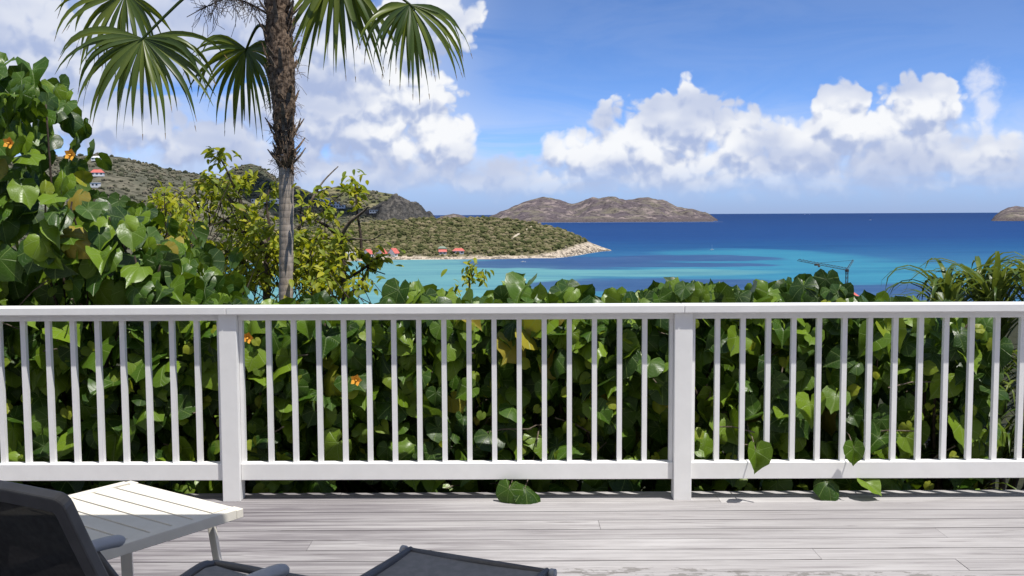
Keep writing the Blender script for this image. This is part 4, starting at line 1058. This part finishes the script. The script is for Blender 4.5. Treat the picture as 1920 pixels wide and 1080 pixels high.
# ------------------------------------------------------------------ small yellow-green trees behind the hedge
def leaf_quad(name, material, L, w, droop):
    V = []; n = 4
    for i in range(n + 1):
        t_ = i / n; ww = w * math.sin(math.pi * min(1, t_ * .92 + .06)) ** .8 * .5; z = -droop * t_ * t_
        V += [(-ww, L * t_, z + ww * .3), (0, L * t_, z), (ww, L * t_, z + ww * .3)]
    me = bpy.data.meshes.new(name); me.from_pydata(V, [], [(3 * i + k, 3 * i + k + 1, 3 * i + k + 4, 3 * i + k + 3) for i in range(n) for k in (0, 1)])
    me.materials.append(M[material]); uv = me.uv_layers.new(name='UV')
    for lp in me.loops: x, y, _ = V[lp.vertex_index]; uv.data[lp.index].uv = (x / w + .5, y / L)
    return me
SMALL = [leaf_quad('leaf', 'small_leaf', 1, .46, d_) for d_ in (.1, .3, .5)]
def small_tree(label, Y, limbs, seed, extra, leafL=.085, bare=()):
    r = random.Random(seed)
    b = atY(limbs[0][0][0], limbs[0][0][1], Y); t = thing('yellow_green_tree', label, 'tree', (b.x, Y, slope_z(Y)), 0, 'yellow-green trees behind the hedge')
    Ot = Vector((b.x, Y, slope_z(Y))); items = []
    def cluster(p, n, spread, d0=None):
        for k in range(n):
            a = r.uniform(0, 2 * math.pi); d_ = Vector((math.cos(a), math.sin(a), r.gauss(-.45, .4)))
            items.append((r.randrange(3), p + Vector((r.gauss(0, spread), r.gauss(0, spread), r.gauss(0, spread * .8))) - Ot, basis(d_, Vector((r.gauss(0, .4), -.5 + r.gauss(0, .4), 1))) * (leafL * r.uniform(.6, 1.2))))
    for li, pl in enumerate(limbs):
        r0 = pl[0][2]; dY = r.uniform(-.35, .35) if li else 0.0
        P = [atY(q[0], q[1], Y + dY * (i / max(1, len(pl) - 1))) for i, q in enumerate(pl)]
        if li == 0: P = [Vector((P[0].x, P[0].y, slope_z(Y) - .2))] + P
        C = bpath(P, 5); n = len(C)
        MB().tube([p - Ot for p in C], [max(.005, 1.3 * r0 * (1 - .72 * i / (n - 1))) for i in range(n)], 6).build('trunk' if li == 0 else 'branch', 'bark' if li % 2 == 0 else 'dark_bark', t, True)
        if li in bare: continue
        for i in range(n // 2, n):
            if r.random() < .62: cluster(C[i], r.randrange(5, 10), .045)
        cluster(C[-1], 13, .05)
    tw = MB()
    for (x, y, rx, ry, cnt) in extra:
        for k in range(cnt):
            p = atY(x + r.gauss(0, rx * .5), y + r.gauss(0, ry * .5), Y + r.gauss(0, .35)); cluster(p, r.randrange(6, 11), .05)
            if r.random() < .8:
                d_ = Vector((r.gauss(0, .15), r.gauss(0, .1), -r.uniform(.1, .35))); tw.tube([p - Ot, p + d_ * .5 - Ot, p + d_ - Ot], [.003, .004, .005], 4, False)
    if tw.v: tw.build('twigs', 'dark_bark', t)['kind'] = 'stuff'
    joined('crown', 'small_leaf', items, SMALL, t)
small_tree('leafy yellow-green tree left of the palm trunk', 9.0,
    [[(500, 560, .03), (500, 500), (495, 455), (470, 425), (440, 385), (410, 350), (392, 335)], [(495, 470, .014), (480, 440), (445, 432), (420, 412), (370, 388)], [(470, 425, .010), (430, 330), (415, 300), (408, 285)],
     [(500, 480, .014), (505, 430), (500, 380), (508, 345)], [(440, 385, .007), (450, 355), (465, 330)], [(500, 520, .012), (450, 490), (410, 460)], [(500, 520, .012), (540, 490), (570, 440)], [(372, 390, .008), (365, 365), (385, 345)]],
    31, [(480, 430, 75, 45, 43), (500, 480, 80, 45, 56), (450, 520, 70, 40, 43), (410, 370, 35, 30, 9), (570, 500, 45, 45, 31), (420, 345, 25, 18, 7)])
small_tree('sparse yellow-green tree with bare forked branches right of palm trunk', 8.8,
    [[(645, 560, .026), (645, 500), (642, 470), (638, 445)], [(638, 445, .016), (615, 425), (590, 412), (558, 395)], [(638, 445, .016), (655, 418), (680, 398), (690, 388)], [(640, 450, .010), (600, 447), (570, 455), (545, 470)],
     [(560, 430, .013), (570, 405), (590, 365), (608, 338), (634, 312)], [(678, 485, .012), (676, 440), (670, 400), (667, 360), (664, 338)], [(640, 455, .009), (665, 448), (695, 450), (715, 440)], [(646, 525, .013), (680, 505), (700, 488), (722, 478)],
     [(650, 560, .016), (676, 530), (690, 500), (678, 480)], [(685, 500, .006), (705, 508), (722, 514)]],
    32, [(590, 500, 50, 40, 29), (620, 470, 45, 45, 16), (600, 410, 35, 25, 7), (620, 535, 50, 20, 21), (575, 375, 20, 14, 3), (600, 350, 16, 10, 2), (665, 342, 18, 8, 2), (668, 530, 25, 25, 6)], bare=(4, 6, 9, 1, 2))
small_tree('low olive-yellow bush beside the dark leaves of the left shrub', 7.4,
    [[(330, 560, .022), (328, 480), (322, 420), (315, 380)], [(326, 470, .01), (345, 430), (352, 395)], [(326, 460, .01), (305, 410), (300, 365)]], 33, [(325, 410, 38, 35, 30), (340, 460, 40, 40, 31), (310, 365, 28, 16, 6)], .06)
small_tree('single young sprig poking above the hedge left of middle', 6.2, [[(880, 545, .006), (886, 520), (893, 505)]], 34, [(870, 540, 14, 8, 2)], .055)

# ------------------------------------------------------------------ strap-leaved plant on the right
r = random.Random(41)
sp = thing('strap_leaf_plant', 'arching strap-leaved plant behind the railing at far right', 'plant', (2.95, 6.1, -.6))
SO = Vector((2.95, 6.1, -.6))
def strap_mesh(seed, L, w, droop):
    r = random.Random(seed); n = 8; V = []; p = Vector((0, 0, 0)); a = R(78)
    for i in range(n + 1):
        t_ = i / n; ww = w * .5 * (min(1, .45 + t_ * 3)) * (1 - t_ ** 2.6) + .0008
        V += [(-ww, p.y, p.z + ww * .4), (0, p.y, p.z), (ww, p.y, p.z + ww * .4)]
        p = p + Vector((0, math.cos(a), math.sin(a))) * L / n; a -= droop * (.25 + t_ * 1.2) / n * 2.2
    me = bpy.data.meshes.new('leaf'); me.from_pydata(V, [], [(3 * i + k, 3 * i + k + 1, 3 * i + k + 4, 3 * i + k + 3) for i in range(n) for k in (0, 1)])
    me.materials.append(M['strap_leaf']); uv = me.uv_layers.new(name='UV')
    for lp in me.loops: x, y, _ = V[lp.vertex_index]; uv.data[lp.index].uv = (x / w + .5, y / L)
    me.polygons.foreach_set('use_smooth', [True] * len(me.polygons)); return me
STRAP = [strap_mesh(i, L, .034, d_) for i, (L, d_) in enumerate([(.55, 1.3), (.62, 1.7), (.48, 1.0), (.66, 2.0)])]
heads = [(2.62, 5.95, .78), (2.86, 5.9, .88), (3.08, 5.85, .92), (2.75, 6.3, .82), (3.3, 6.1, .85), (3.0, 6.35, .9), (2.72, 5.72, .36), (2.98, 5.62, .42), (2.5, 5.75, .12), (2.8, 5.6, .02), (3.1, 5.6, .15), (2.62, 5.62, -.2), (3.2, 5.7, .5), (2.55, 6.0, .5), (2.9, 5.95, .2), (3.15, 5.9, -.1), (2.7, 5.9, -.05), (3.4, 5.9, .3), (2.95, 6.0, .7)]
nl = 0; rest = []
for (x, y, z) in heads:
    MB().tube([Vector((2.95 + (x - 2.95) * .5, 6.1, -.6)) - SO, Vector((x, y, z * .5 - .3)) - SO, Vector((x, y, z)) - SO], [.03, .022, .016], 6).build('stem', 'bark', sp, True)
    for k in range(34):
        a = k * 2.4 + r.uniform(-.3, .3); el_ = r.uniform(-.25, .75)
        m3 = Matrix.Rotation(a, 3, 'Z') @ Matrix.Rotation(-el_ * .5 + r.uniform(-.1, .1), 3, 'X') * r.uniform(.7, 1.1)
        loc = Vector((x + r.gauss(0, .015), y + r.gauss(0, .015), z - .10 * r.random())) - SO
        tip_y = (m3 @ Vector((0, .5, .3)) + loc + SO).y
        if tip_y < 5.2: m3 = m3 * .55
        if tip_y < 5.12: continue
        if nl < 290: 
            o = bpy.data.objects.new('leaf', STRAP[r.randrange(4)]); col.objects.link(o); o.parent = sp; o.matrix_local = Matrix.Translation(loc) @ m3.to_4x4(); nl += 1
        else: rest.append((r.randrange(4), loc, m3))
if rest: joined('inner_leaves', 'strap_leaf', rest, STRAP, sp)
print('leaves', leaf_total, nl, 'objects', len(bpy.data.objects))
